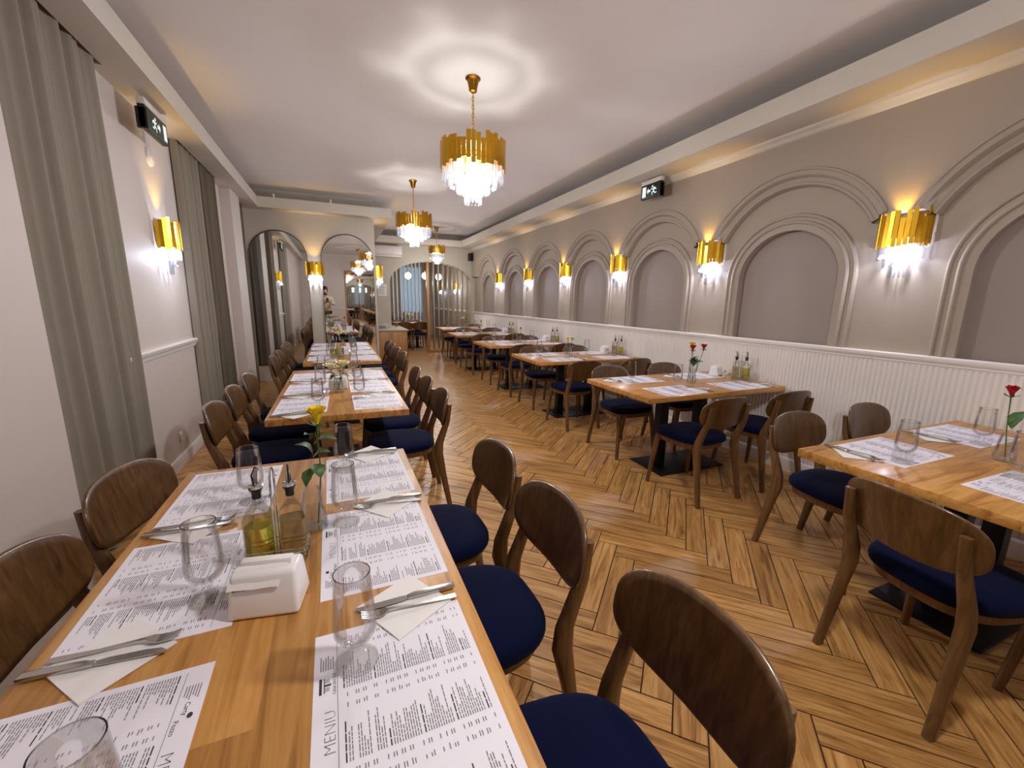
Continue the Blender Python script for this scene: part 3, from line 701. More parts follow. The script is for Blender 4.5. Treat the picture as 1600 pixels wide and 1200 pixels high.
# ------------------------------------------------------------------ tables
ZT = 0.75
def table(x0, x1, y0, y1, label, long_axis, bases):
    cx, cy = (x0+x1)/2, (y0+y1)/2; ln, wd = (x1-x0, y1-y0) if long_axis == 'x' else (y1-y0, x1-x0)
    t = thing('dining_table', label, 'table', (cx, cy, 0), 0 if long_axis == 'x' else PI/2, 'oak dining tables')
    MB().box(-ln/2, ln/2, -wd/2, wd/2, ZT-0.04, ZT).obj('table_top', 'oak', t, bevel=0.003, smooth=30)
    if bases == 'double':
        MB().box(-0.36, 0.36, -0.205, 0.205, 0, 0.012).obj('base_plate', 'black', t, bevel=0.003)
        for s_ in (-0.22, 0.22): MB().box(s_-0.042, s_+0.042, -0.042, 0.042, 0.012, ZT-0.055).obj('column', 'black', t, bevel=0.004)
        MB().box(-0.36, 0.36, -0.06, 0.06, ZT-0.055, ZT-0.04).obj('top_plate', 'black', t)
    else:
        for s_ in (-1, 1):
            x = s_*(ln/2-0.36)
            pw_ = 0.09 if bases == 'narrow' else 0.14
            MB().box(x-0.22, x+0.22, -pw_, pw_, 0, 0.012).obj('base_plate', 'black', t, bevel=0.003)
            MB().box(x-0.042, x+0.042, -0.042, 0.042, 0.012, ZT-0.055).obj('column', 'black', t, bevel=0.004)
            MB().box(x-0.06, x+0.06, -0.25, 0.25, ZT-0.055, ZT-0.04).obj('top_plate', 'black', t)
    return t

# ------------------------------------------------------------------ tableware prototypes
def text_mesh(s_, size, x, y, align='CENTER', z=0.0005, thin=0.0):
    cu = bpy.data.curves.new('txt', 'FONT'); cu.body = s_; cu.size = size; cu.align_x = align; cu.resolution_u = 2; cu.offset = thin
    o = bpy.data.objects.new('txt', cu); col.objects.link(o)
    bpy.context.view_layer.update()
    me = bpy.data.meshes.new_from_object(o.evaluated_get(bpy.context.evaluated_depsgraph_get()))
    vs_ = [(v.co.x + x, v.co.y + y, z) for v in me.vertices]; fs_ = [tuple(p_.vertices) for p_ in me.polygons]
    bpy.data.objects.remove(o); bpy.data.curves.remove(cu); bpy.data.meshes.remove(me)
    return vs_, fs_
MW, MH = 0.42, 0.297
def mat_meshes():
    sheet = MB().box(-MW/2, MW/2, -MH/2, MH/2, 0, 0.0006).mesh('sheet', 0); sheet.materials.append(MT['paper'])
    d = MB(); z = 0.0009; r = random.Random(11)
    def rc(m_, x0, x1, y0, y1): m_.add([(x0,y0,z),(x1,y0,z),(x1,y1,z),(x0,y1,z)], [(0,1,2,3)])
    rc(d, -MW/2+0.012, MW/2-0.012, 0.1085, 0.1092)            # header rule
    tt = MB(); tt.add(*text_mesh('MENIU', 0.0255, -0.005, 0.1125, z=z, thin=-0.0007))
    d.add(*text_mesh('CASA BACILA', 0.0075, 0.085, 0.1115, z=z))
    d.add(*text_mesh('Carty', 0.011, -0.105, 0.122, 'RIGHT', z)); d.add(*text_mesh('Pozzo', 0.011, -0.098, 0.113, 'LEFT', z))
    # casa logo: roof bar on a pillar; pizzeria logo: dark olive
    rc(d, 0.068, 0.102, 0.1345, 0.139)
    rc(d, 0.069, 0.101, 0.1298, 0.1314); rc(d, 0.083, 0.087, 0.1195, 0.1298)
    d.add([(-0.102+0.0055*math.cos(k*PI/6), 0.134+0.0042*math.sin(k*PI/6), z) for k in range(12)], [tuple(range(12))])
    g = MB()
    for k in range(3): rc(g, 0.072, 0.081, 0.1275-0.0026*k, 0.1288-0.0026*k); rc(g, 0.089, 0.098, 0.1275-0.0026*k, 0.1288-0.0026*k)
    for k in range(6): rc(g, 0.118, 0.118+0.034-0.004*((k*5) % 3), 0.136-0.0042*k, 0.1377-0.0042*k)
    for k in range(6): rc(g, -0.165, -0.135-0.004*((k*4) % 3), 0.136-0.0042*k, 0.1377-0.0042*k)
    colw = (MW-0.024)/3
    for c in range(3):
        x0 = -MW/2+0.014 + c*colw; y = 0.1005; row = 0
        while y > -MH/2+0.012:
            head = row % 12 == 0
            if head:
                y -= 0.0035; xx = x0
                for wl in [r.uniform(0.010, 0.02) for _ in range(r.randint(2, 4))]: rc(d, xx, xx+wl, y, y+0.0021); xx += wl+0.002
                y -= 0.0048; row += 1; continue
            n = r.randint(3, 7); xx = x0; lim = x0 + colw*0.66
            for _ in range(n):
                wl = r.uniform(0.004, 0.012)
                if xx+wl > lim: break
                rc(g, xx, xx+wl, y, y+0.00165); xx += wl+0.0016
            if row % 3 != 2:
                rc(g, x0+colw*0.70, x0+colw*0.70+r.uniform(0.006, 0.010), y, y+0.0016); rc(g, x0+colw*0.86, x0+colw*0.86+0.008, y, y+0.0016)
            y -= 0.0041; row += 1
            if r.random() < 0.06: y -= 0.006
    tm = tt.mesh('title_print', 0); tm.materials.append(MT['inkdark'])
    dm = d.mesh('headline_print', 0); dm.materials.append(MT['inkdark']); gm = g.mesh('text_print', 0); gm.materials.append(MT['ink'])
    return sheet, tm, dm, gm
MATM = mat_meshes()
def lathe_mesh(name, prof, seg, mat, smooth=50, cap=False):
    m_ = MB().lathe(prof, seg, cap=cap).mesh(name, smooth); m_.materials.append(MT[mat]); return m_
GL_BOWL = lathe_mesh('bowl', [(0.0275, 0.166), (0.0282, 0.167), (0.0288, 0.166), (0.0305, 0.14), (0.0335, 0.10), (0.0350, 0.075), (0.0335, 0.06), (0.027, 0.049), (0.014, 0.043), (0.006, 0.041),
    (0.006, 0.044), (0.013, 0.047), (0.0255, 0.053), (0.0318, 0.063), (0.0332, 0.075), (0.0320, 0.10), (0.0290, 0.14), (0.0275, 0.166)], 28, 'glass')
def faceted_foot():
    m_ = MB(); rings = []
    for r_, z in ((0.034, 0.0), (0.0345, 0.004), (0.024, 0.009), (0.013, 0.016), (0.0085, 0.026), (0.0095, 0.033), (0.0075, 0.042)):
        rings.append([(r_*(1+0.05*(j % 2))*math.cos(2*PI*j/20), r_*(1+0.05*(j % 2))*math.sin(2*PI*j/20), z) for j in range(20)])
    m_.loft(rings); me_ = m_.mesh('foot', 15); me_.materials.append(MT['foot']); return me_
GL_FOOT = faceted_foot()
_rm = MB().tube([(0.0282*math.cos(2*PI*j/28), 0.0282*math.sin(2*PI*j/28), 0.1665) for j in range(28)], 0.0009, 6, closed=True).mesh('rim', 60); _rm.materials.append(MT['rim'])
def napkin_mesh():
    m_ = MB(); s_ = 0.073; n = 4; rows = []
    for i in range(n+1):
        rows.append([(-s_+2*s_*i/n, -s_+2*s_*j/n, 0.0035 + 0.0012*math.sin(i*2.1+j*1.3)) for j in range(n+1)])
    m_.loft(rows, cap=False, closed=False); m_.loft([[(x, y, 0.0012) for x, y, z in r] for r in rows], cap=False, closed=False)
    edge = lambda r: r
    per = [rows[0][j] for j in range(n+1)] + [rows[i][n] for i in range(1, n+1)] + [rows[n][j] for j in range(n-1, -1, -1)] + [rows[i][0] for i in range(n-1, 0, -1)]
    m_.loft([per, [(x, y, 0.0012) for x, y, z in per]], cap=False)
    me_ = m_.mesh('paper_napkin', 40); me_.materials.append(MT['napkin']); return me_
NAPM = napkin_mesh()
def fork_meshes():
    h = MB()
    rings = []
    for y, w_, z in ((-0.105, 0.0065, 0.005), (-0.09, 0.0075, 0.0052), (-0.03, 0.0038, 0.007), (0.03, 0.0028, 0.012), (0.045, 0.0035, 0.0125), (0.055, 0.010, 0.010), (0.065, 0.0118, 0.007)):
        rings.append([(-w_, y, z), (w_, y, z), (w_, y, z+0.0022), (-w_, y, z+0.0022)])
    h.loft(rings)
    a = h.mesh('handle', 50); a.materials.append(MT['steel'])
    tn = MB()
    for k in range(4):
        x = -0.0092 + k*0.0061; rings = []
        for y, w_, z in ((0.064, 0.0026, 0.007), (0.085, 0.0019, 0.0075), (0.102, 0.0010, 0.013)):
            rings.append([(x-w_, y, z), (x+w_, y, z), (x+w_, y, z+0.002), (x-w_, y, z+0.002)])
        tn.loft(rings)
    b_ = tn.mesh('tines', 30); b_.materials.append(MT['steel']); return a, b_
FORK = fork_meshes()
def knife_meshes():
    h = MB(); rings = []
    for y, w_, t_ in ((-0.115, 0.007, 0.003), (-0.11, 0.009, 0.004), (-0.02, 0.0075, 0.004), (-0.005, 0.006, 0.003)):
        rings.append([(-w_, y, 0.0045), (w_, y, 0.0045), (w_, y, 0.0045+2*t_), (-w_, y, 0.0045+2*t_)])
    h.loft(rings); a = h.mesh('handle', 30, bevel=0.0012); a.materials.append(MT['steel'])
    bl = MB(); rings = []
    for y, x0, x1 in ((-0.006, -0.006, 0.006), (0.01, -0.009, 0.0075), (0.07, -0.010, 0.0075), (0.095, -0.007, 0.0075), (0.108, 0.003, 0.0065)):
        rings.append([(x0, y, 0.007), (x1, y, 0.0062), (x1, y, 0.0084), (x0, y, 0.0076)])
    bl.loft(rings); b_ = bl.mesh('blade', 30); b_.materials.append(MT['steel']); return a, b_
KNIFE = knife_meshes()
def inst(name, meshes, loc, rz, label, cat, group):
    if len(meshes) == 1:
        o = link(name, meshes[0]); o.location = loc; o.rotation_euler = (0,0,rz); return tag(o, label, cat, group)
    t = thing(name, label, cat, loc, rz, group)
    first = None
    for m_ in meshes:
        nm = m_.name.split('.')[0]; pr_ = 'print' in nm
        o = link(nm, m_, None, first if pr_ else t, 'stuff' if pr_ else None)
        if first is None: first = o
    return t
def at_seat(ex, ey, d, lx, ly):
    """seat frame: origin on the table edge, d = angle of the inward direction; lx to the diner's right, ly inwards"""
    iy = Vector((math.cos(d), math.sin(d))); ix = Vector((math.sin(d), -math.cos(d)))
    v = Vector((ex, ey)) + ix*lx + iy*ly; return v.x, v.y
def place_setting(ex, ey, d, who, seed, glass=True, cutlery=True, gl=(0.13, 0.285), mat=True):
    r = random.Random(seed); rz = d - PI/2; j = lambda a: r.uniform(-a, a)
    if mat:
        x, y = at_seat(ex, ey, d, j(0.008), 0.03+MH/2+j(0.006))
        inst('menu_placemat', MATM, (x, y, ZT), rz+j(0.02), 'paper menu placemat at ' + who, 'placemat', 'printed paper menu placemats')
    if glass:
        x, y = at_seat(ex, ey, d, gl[0]+j(0.006), gl[1]+j(0.006))
        inst('stem_glass', (GL_BOWL, GL_FOOT, _rm), (x, y, ZT+0.0011), rz+j(1), 'empty clear stemmed glass at ' + who, 'glass', 'empty clear stemmed glasses').scale = (1.12, 1.12, 1.14)
    if cutlery:
        cx, cl = 0.228+j(0.008), 0.145+j(0.015)
        x, y = at_seat(ex, ey, d, cx, cl)
        inst('paper_napkin', (NAPM,), (x, y, ZT+0.0002), rz+PI/4+j(0.3), 'folded white napkin at ' + who, 'napkin', 'folded white paper napkins')
        a = j(0.12)
        x, y = at_seat(ex, ey, d, cx-0.017, cl+j(0.01))
        inst('fork', FORK, (x, y, ZT), rz+a, 'steel fork on napkin at ' + who, 'fork', 'steel forks')
        x, y = at_seat(ex, ey, d, cx+0.014, cl-0.012+j(0.01))
        inst('table_knife', KNIFE, (x, y, ZT), rz+a+j(0.05), 'steel knife on napkin at ' + who, 'knife', 'steel table knives')

# flowers -----------------------------------------------------------
def petal(mb, base, az_, tilt, ln, wd, curl):
    """a curved petal rising from base, leaning outwards by tilt at azimuth az_"""
    rows = []; ca, sa = math.cos(az_), math.sin(az_)
    for i in range(5):
        u = i/4; h = ln*u; rad = 0.004 + math.sin(tilt)*h + curl*u*u*u; w_ = wd*math.sin(PI*min(0.93, 0.22+0.62*u))
        row = []
        for j in range(5):
            v = (j-2)/2; t_ = v*w_/max(rad, 0.008)*0.9; t_ = max(-1.2, min(1.2, t_)); rr = rad*(1 - 0.0*abs(v))
            row.append((base[0] + rr*math.cos(az_+t_), base[1] + rr*math.sin(az_+t_), base[2] + h*math.cos(tilt) - 0.15*ln*v*v*u))
        rows.append(row)
    mb.loft(rows, cap=False, closed=False)
def rose(parent, base, top, s_, colour, open_=None):
    open_ = (0.9 if colour == 'rose_white' else 0.42) if open_ is None else open_
    rose_(parent, base, top, s_, colour, open_)
def rose_(parent, base, top, s_, colour, open_):
    """stem from base to top with bloom and leaves; coordinates local to parent"""
    b_, t_ = Vector(base), Vector(top); mid = (b_+t_)/2 + Vector((0.008, 0.006, 0))
    MB().tube([b_, (b_+mid)/2, mid, (mid+t_)/2, t_], [0.0024, 0.0024, 0.0022, 0.002, 0.003], 7).obj('stem', 'stem', parent)
    m_ = MB()
    for k, (n, tl, ln, cu) in enumerate(((3, 0.10, 0.036, 0.0), (4, 0.16+0.12*open_, 0.038, 0.002), (5, 0.45*open_, 0.040, 0.008*open_), (6, 0.62*open_, 0.038, 0.016*open_))):
        for i in range(n): petal(m_, t_, 2*PI*i/n + k*0.6, tl, ln*s_, 0.019*s_, cu*s_)
    m_.obj('bloom', colour, parent, smooth=70)
    sp_ = MB()
    for i in range(5): petal(sp_, t_ - Vector((0,0,0.006)), 2*PI*i/5, 0.9, 0.018*s_, 0.005*s_, 0.004)
    sp_.obj('sepals', 'leaf', parent, smooth=60)
def leaf(parent, base, tip, wd):
    wd *= 1.3
    b_, t_ = Vector(base), Vector(tip); ax = t_-b_; side = ax.cross(Vector((0,0,1))).normalized(); upv = side.cross(ax).normalized()
    rows = []; n = 8
    for i in range(n+1):
        u = i/n; w_ = wd*math.sin(PI*u**0.85)*(1 + 0.12*(i % 2)); c = b_ + ax*u + upv*(0.18*ax.length*math.sin(PI*u))
        rows.append([c - side*w_ + upv*w_*0.35, c, c + side*w_ + upv*w_*0.35])
    MB().loft(rows, cap=False, closed=False).obj('leaf', 'leaf', parent, smooth=60)
VASE = lathe_mesh('vase_glass', [(0.0, 0.004), (0.036, 0.004), (0.038, 0.0), (0.040, 0.004), (0.038, 0.03), (0.031, 0.08), (0.026, 0.12), (0.025, 0.125), (0.024, 0.12), (0.029, 0.08), (0.036, 0.03), (0.036, 0.006), (0.0, 0.006)], 24, 'glass')
VWAT = lathe_mesh('water', [(0.0, 0.007), (0.0345, 0.007), (0.0345, 0.03), (0.0295, 0.065), (0.0, 0.065)], 20, 'water')
def vase(x, y, label, blooms, leaves, s_=1.0):
    t = thing('rose_vase', label, 'vase', (x, y, ZT), 0, 'vases with roses')
    link('vase_glass', VASE, None, t); link('water', VWAT, None, t)
    for i, (dx, dy, h, c, bs) in enumerate(blooms): rose(t, (0.012*math.cos(i*2.1), 0.012*math.sin(i*2.1), 0.012), (dx, dy, h), bs, c)
    for bx, by, bz, tx, ty, tz, w_ in leaves: leaf(t, (bx, by, bz), (tx, ty, tz), w_)
    return t

# bottles, caddy, napkin holder ------------------------------------
def sq_ring(a, z, n=2.0, N=24):
    return [(*supell(a, a, n, k, N), z) for k in range(N)]
BOT = MB().loft([sq_ring(0.030, 0.0, 5), sq_ring(0.0315, 0.004, 5), sq_ring(0.0315, 0.115, 5), sq_ring(0.029, 0.128, 4), sq_ring(0.020, 0.145, 2.5), sq_ring(0.0125, 0.158), sq_ring(0.0118, 0.185), sq_ring(0.014, 0.187), sq_ring(0.014, 0.193), sq_ring(0.011, 0.194)], cap=False).mesh('bottle_glass', 40); BOT.materials.append(MT['bglass'])
def liquid(name, mat, h):
    m_ = MB().loft([sq_ring(0.0285, 0.005, 5), sq_ring(0.0290, 0.008, 5), sq_ring(0.0290, h, 5)]).mesh(name, 40); m_.materials.append(MT[mat]); return m_
OILM, VINM = liquid('oil_fill', 'oil', 0.098), liquid('vinegar_fill', 'vinegar', 0.108)
PO_ST = lathe_mesh('stopper', [(0.0095, 0.170), (0.0105, 0.176), (0.0095, 0.179), (0.0108, 0.184), (0.0115, 0.190), (0.016, 0.195), (0.016, 0.199)], 18, 'blackpl', cap=True)
PO_CO = lathe_mesh('collar', [(0.017, 0.199), (0.0175, 0.205), (0.015, 0.207), (0.006, 0.210)], 20, 'chrome', cap=True)
_sp = MB(); _sp.tube([(0,0,0.207), (0,0,0.225), (0.004,0,0.238), (0.012,0,0.247)], [0.0065, 0.0062, 0.005, 0.0042], 10)
PO_SP = _sp.mesh('spout', 50); PO_SP.materials.append(MT['chrome'])
_fl = MB(); _fl.tube([(-0.006, 0, 0.209), (-0.010, 0, 0.235), (0.004, 0, 0.252), (0.013, 0, 0.244)], 0.0022, 6)
PO_FL = _fl.mesh('flap_lever', 50); PO_FL.materials.append(MT['blackpl'])
def bottle(x, y, rz, oil, label, s_=1.0):
    t = thing('condiment_bottle', label, 'bottle', (x, y, ZT+0.006), rz, 'oil and vinegar bottles')
    for m_ in (BOT, OILM if oil else VINM): link(m_.name.split('.')[0], m_, None, t)
    st_ = link('stopper', PO_ST, None, t)
    for m_ in (PO_CO, PO_SP, PO_FL): link(m_.name.split('.')[0], m_, None, st_)
    t.scale = (s_, s_, s_); return t
def caddy(x, y, rz, label, s_=1.0):
    t = thing('wire_caddy', label, 'caddy', (x, y, ZT), rz, 'chrome wire condiment caddies')
    def loop(z, r_=0.0016): 
        pts = []
        for px, py in ((-0.07, -0.036), (0.07, -0.036), (0.07, 0.036), (-0.07, 0.036)): pts.append((px, py, z))
        full = []
        for i in range(4):
            a, b_ = Vector(pts[i]), Vector(pts[(i+1) % 4])
            for u in (0.06, 0.5, 0.94): full.append(a.lerp(b_, u))
        return MB().tube(full, r_, 6, closed=True)
    loop(0.004).obj('base_wire', 'chrome', t); loop(0.030).obj('rail_wire', 'chrome', t); loop(0.042).obj('rail_wire', 'chrome', t)
    MB().tube([(0, -0.036, 0.004), (0, 0.036, 0.004)], 0.0016, 6).obj('cross_wire', 'chrome', t)
    for px, py in ((-0.068, -0.036), (0.068, -0.036), (0.068, 0.036), (-0.068, 0.036)): MB().tube([(px, py, 0.0), (px, py, 0.042)], 0.0016, 6).obj('upright_wire', 'chrome', t)
    MB().tube([(0, -0.020, 0.004), (0, -0.020, 0.20), (0, -0.019, 0.235), (0, -0.008, 0.252), (0, 0.0, 0.255), (0, 0.008, 0.252), (0, 0.019, 0.235), (0, 0.020, 0.20), (0, 0.020, 0.004)], 0.0026, 8).obj('handle', 'chrome', t)
    t.scale = (s_, s_, s_); return t
def holder_meshes():
    m_ = MB()
    m_.add([(-0.07,-0.046,0),(0.07,-0.046,0),(0.07,0.046,0),(-0.07,0.046,0),(-0.064,-0.030,0.092),(0.064,-0.030,0.092),(0.064,0.030,0.092),(-0.064,0.030,0.092)],
           [(0,3,2,1),(4,5,6,7),(0,1,5,4),(1,2,6,5),(2,3,7,6),(3,0,4,7)])
    a = m_.mesh('holder_body', 60, bevel=0.009, bseg=4); a.materials.append(MT['porcelain'])
    n = MB(); rows = []
    for i in range(7):
        u = i/6
        rows.append([(-0.055 + 0.10*v/6 - 0.012*u, -0.004 - 0.036*u, 0.0955 - 0.026*u*u - 0.004*u + 0.001*math.sin(v*1.7+i)) for v in range(7)])
    n.loft(rows, cap=False, closed=False); n.loft([[(x, y+0.001, z-0.001) for x, y, z in r] for r in rows], cap=False, closed=False)
    b_ = n.mesh('napkin_sheet', 60); b_.materials.append(MT['napkin'])
    s2_ = MB().box(-0.05, 0.05, -0.006, 0.012, 0.085, 0.104).mesh('napkin_stack', 30, bevel=0.002); s2_.materials.append(MT['napkin'])
    lg = MB()                                      # small grey maker's mark on the front face
    ca, sa = math.cos(math.atan2(0.016, 0.092)), math.sin(math.atan2(0.016, 0.092))
    for x0, x1, z0, z1 in ((-0.058, -0.052, 0.060, 0.0625), (-0.050, -0.043, 0.0605, 0.062), (-0.041, -0.031, 0.061, 0.0635)):
        y = lambda z: -0.0463 + 0.016*z/0.092 - 0.0002
        lg.add([(x0, y(z0), z0), (x1, y(z0), z0), (x1, y(z1), z1), (x0, y(z1), z1)], [(0,1,2,3)])
    l_ = lg.mesh('printed_mark', 0); l_.materials.append(MT['ink'])
    return a, b_, s2_, l_
HOLD = holder_meshes()
def napkin_holder(x, y, rz, label):
    return inst('napkin_holder', HOLD, (x, y, ZT), rz, label, 'napkin holder', 'white napkin holders')
SHB = lathe_mesh('shaker_body', [(0.017, 0.0), (0.0185, 0.003), (0.016, 0.03), (0.0135, 0.055)], 16, 'glass', cap=True)
SHF = lathe_mesh('shaker_fill', [(0.0155, 0.003), (0.0145, 0.028)], 14, 'porcelain', cap=True)
SHC = lathe_mesh('shaker_cap', [(0.0145, 0.055), (0.0150, 0.065), (0.010, 0.072), (0.003, 0.074)], 16, 'chrome', cap=True)
def shaker(x, y, label): return inst('salt_shaker', (SHB, SHF, SHC), (x, y, ZT), 0, label, 'shaker', 'small glass shakers')
# ------------------------------------------------------------------ left row of long tables
D_L, D_R = 0.0, PI                              # inward directions: left side looks +x, right side looks -x
T1 = (-0.57, 0.25, 0.30, 1.89); T2 = (-0.41, 0.39, 2.60, 4.36); T3 = (-0.36, 0.44, 4.85, 7.02)
table(*T1, 'long oak table nearest the camera, with the yellow rose and oil bottles', 'y', 'narrow')
table(*T2, 'middle long oak table on the left, with the cream roses', 'y', 'pair')
table(*T3, 'long oak table on the left in front of the mirrors', 'y', 'pair')
NT = {1: 'nearest left table', 2: 'middle left table', 3: 'table before the mirrors'}
seats = {1: [0.62, 1.135, 1.64], 2: [2.90, 3.43, 3.96], 3: [5.14, 5.66, 6.18, 6.70]}
for k, T in ((1, T1), (2, T2), (3, T3)):
    n = len(seats[k])
    for i, y in enumerate(seats[k]):
        for side in ('window side', 'aisle side'):
            who = '%s %s seat from camera, %s' % (ORD[i], side.split()[0], NT[k])
            ex, d = (T[0], D_L) if side[0] == 'w' else (T[1], D_R)
            G1 = {('w', 0): (0.086, 0.268), ('w', 1): (0.10, 0.263), ('w', 2): (0.10, 0.27), ('a', 0): (0.11, 0.25), ('a', 1): (0.149, 0.26), ('a', 2): (0.067, 0.254)}
            place_setting(ex, y, d, who, k*100+i*10+(side[0] == 'w'), gl=G1[(side[0], i)] if k == 1 else (0.12, 0.27))
            lab = 'walnut chair with navy seat, ' + who
            dx = {1: 0.13, 2: 0.0, 3: 0.0}[k]
            if side[0] == 'w': chair(T[0]+(0.10 if k == 1 else -0.01), y+((0.12, 0.12, 0.16)[i] if k == 1 else 0), -PI/2 - ((0, 0.06, 0.2)[i] if k == 1 else 0), lab, 0.02)
            else: chair(T[1]+((0.13, 0.09, 0.08)[i] if k == 1 else -0.02), y-(0.075 if k == 1 and i == 0 else 0.02), PI/2, lab, 0.04)
# things in the middle of the near table
caddy(-0.178, 1.150, R_(-6), 'chrome wire caddy holding the two bottles on the nearest table')
bottle(-0.216, 1.155, R_(60), True, 'bottle of green olive oil in the wire caddy on the nearest table')
bottle(-0.140, 1.146, R_(100), False, 'bottle of pale vinegar in the wire caddy on the nearest table')
napkin_holder(-0.175, 0.972, R_(-10), 'white porcelain napkin holder on the nearest table').scale = (1.02, 1.15, 1.06)
vase(-0.100, 1.285, 'clear vase with one yellow rose on the nearest table', [(0.03, -0.015, 0.325, 'rose_yellow', 1.35)],
     [(0.016, 0.0, 0.26, 0.080, -0.02, 0.275, 0.017), (0.012, 0.0, 0.23, -0.035, 0.0, 0.265, 0.016), (0.012, 0.0, 0.22, 0.06, -0.01, 0.235, 0.018), (0.012, 0.0, 0.20, 0.03, -0.03, 0.165, 0.015), (0.012, 0.0, 0.19, -0.01, -0.035, 0.145, 0.013), (0.014, 0.0, 0.28, -0.005, -0.03, 0.30, 0.010)])
# middle table
vase(-0.02, 3.26, 'clear vase with cream roses on the middle left table', [(-0.045, -0.01, 0.17, 'rose_white', 1.35), (0.045, -0.005, 0.185, 'rose_white', 1.35), (0.02, 0.03, 0.15, 'rose_white', 1.1)],
     [(0, 0, 0.12, -0.10, -0.02, 0.135, 0.018), (0, 0, 0.12, -0.05, -0.05, 0.10, 0.016), (0, 0, 0.12, 0.09, -0.03, 0.11, 0.016), (0, 0, 0.10, 0.02, -0.06, 0.09, 0.016)])
napkin_holder(-0.02, 3.40, 0.0, 'white napkin holder behind the cream roses on the middle left table')
# table before the mirrors
caddy(-0.02, 5.20, 0.0, 'chrome wire caddy on the left table before the mirrors')
bottle(-0.06, 5.20, 1.2, True, 'left dark capped bottle on the table before the mirrors'); bottle(0.018, 5.20, 1.9, False, 'right dark capped bottle on the table before the mirrors')
napkin_holder(0.08, 5.45, 0.0, 'white napkin holder on the table before the mirrors')
vase(0.05, 6.05, 'clear vase with white roses on the table before the mirrors', [(-0.04, 0, 0.19, 'rose_white', 1.3), (0.05, 0.0, 0.20, 'rose_white', 1.3)], [(0, 0, 0.12, -0.09, -0.02, 0.15, 0.018), (0, 0, 0.12, 0.09, -0.03, 0.13, 0.018)])
vase(0.20, 6.30, 'clear vase with one red rose on the table before the mirrors', [(0.01, 0, 0.24, 'rose_red', 1.1)], [(0, 0, 0.12, 0.06, -0.03, 0.15, 0.016)])
vase(-0.08, 6.62, 'clear vase with pale roses at the mirror end of the table', [(-0.03, 0, 0.19, 'rose_white', 1.2), (0.04, 0.0, 0.22, 'rose_white', 1.2)], [(0, 0, 0.12, -0.08, -0.02, 0.15, 0.018)])

# ------------------------------------------------------------------ tables along the arched wall
RY = [0.40, 2.33, 4.20, 5.98, 7.95, 9.75]; RD = 0.84; RX0, RX1 = 2.04, 3.53
for k, y0 in enumerate(RY):
    nm = '%s table along the arched wall' % ORD[k]; y1 = y0+RD
    x0 = RX0 + (0.03*k if k < 5 else 0.25); x1 = min(RX1+0.01*k, 3.55)
    ex_ = ['with one red rose, nearest on the right', 'with red and yellow roses', 'with yellow roses', 'with a dark rose', 'with a single dark stem', 'beside the slatted screen'][k]
    table(x0, x1, y0, y1, 'oak table by the arched wall %s' % ex_, 'x', 'double')
    for i, xs in enumerate((x0+0.40, x0+1.10)):
        pos = 'aisle' if i == 0 else 'wall'
        wn, wf = 'near %s seat of %s' % (pos, nm), 'far %s seat of %s' % (pos, nm)
        place_setting(xs, y0, PI/2, wn, 1000+k*10+i, cutlery=(k < 4)); place_setting(xs, y1, -PI/2, wf, 2000+k*10+i, cutlery=(k < 4))
        if not (k == 0 and i == 1): chair(xs+0.03, y0-0.01 if k else y0-0.10, 0.0, 'walnut chair with navy seat, ' + wn, 0.06)
        chair(xs+0.07, y1+0.03, PI, 'walnut chair with navy seat, ' + wf, 0.06)
chair(2.10, 0.66, -PI/2+R_(-10), 'large walnut chair seen from behind at the aisle end of the first right table')
def wall_set(y, k, nm):
    bottle(3.485, y, 0.4+k, True, 'bottle of olive oil beside the wall on %s' % nm); bottle(3.435, y+0.065, 1.4+k, False, 'bottle of vinegar beside the wall on %s' % nm)
    caddy(3.46, y+0.033, R_(-52), 'chrome wire caddy beside the wall on %s' % nm)
    napkin_holder(3.41, y+0.26, R_(20), 'white napkin holder beside the wall on %s' % nm)
    shaker(3.36, y+0.12, 'small salt shaker beside the bottles on %s' % nm)
for k in range(1, 5): wall_set(RY[k]+0.36, k, '%s table along the arched wall' % ORD[k])
vase(2.80, 0.80, 'clear vase with one red rose on the first right table', [(-0.02, 0.02, 0.30, 'rose_red', 1.25)], [(0.0, 0.0, 0.15, 0.06, -0.03, 0.235, 0.022), (0.0, 0.0, 0.15, 0.03, -0.02, 0.20, 0.018)])
vase(2.87, 2.73, 'clear vase with two red roses and one yellow on the second right table', [(-0.04, -0.02, 0.285, 'rose_red', 1.35), (0.0, 0.03, 0.305, 'rose_yellow', 1.3), (0.075, -0.03, 0.29, 'rose_red', 1.35)],
     [(0, 0, 0.15, -0.085, -0.03, 0.20, 0.02), (0, 0, 0.16, 0.06, -0.06, 0.19, 0.022), (0, 0, 0.17, -0.03, -0.06, 0.215, 0.02), (0, 0, 0.14, 0.10, -0.02, 0.18, 0.02), (0, 0, 0.18, 0.01, -0.05, 0.24, 0.018)])
vase(2.72, 4.60, 'clear vase with pale yellow roses on the third right table', [(-0.03, 0, 0.20, 'rose_yellow', 1.15), (0.04, 0.01, 0.21, 'rose_white', 1.15)], [(0, 0, 0.12, -0.08, -0.03, 0.15, 0.022), (0, 0, 0.11, 0.03, -0.06, 0.12, 0.022), (0, 0, 0.12, 0.0, -0.07, 0.16, 0.02)])
vase(2.80, 6.40, 'clear vase with a dark red rose on the fourth right table', [(0.03, 0, 0.22, 'rose_red', 0.9)], [(0, 0, 0.12, 0.05, -0.03, 0.16, 0.018)])
vase(2.75, 8.35, 'clear vase with a dark red rose on the fifth right table', [(0.03, 0, 0.24, 'rose_red', 0.9)], [(0, 0, 0.12, 0.06, -0.03, 0.19, 0.02), (0, 0, 0.1, -0.06, -0.03, 0.14, 0.02)])
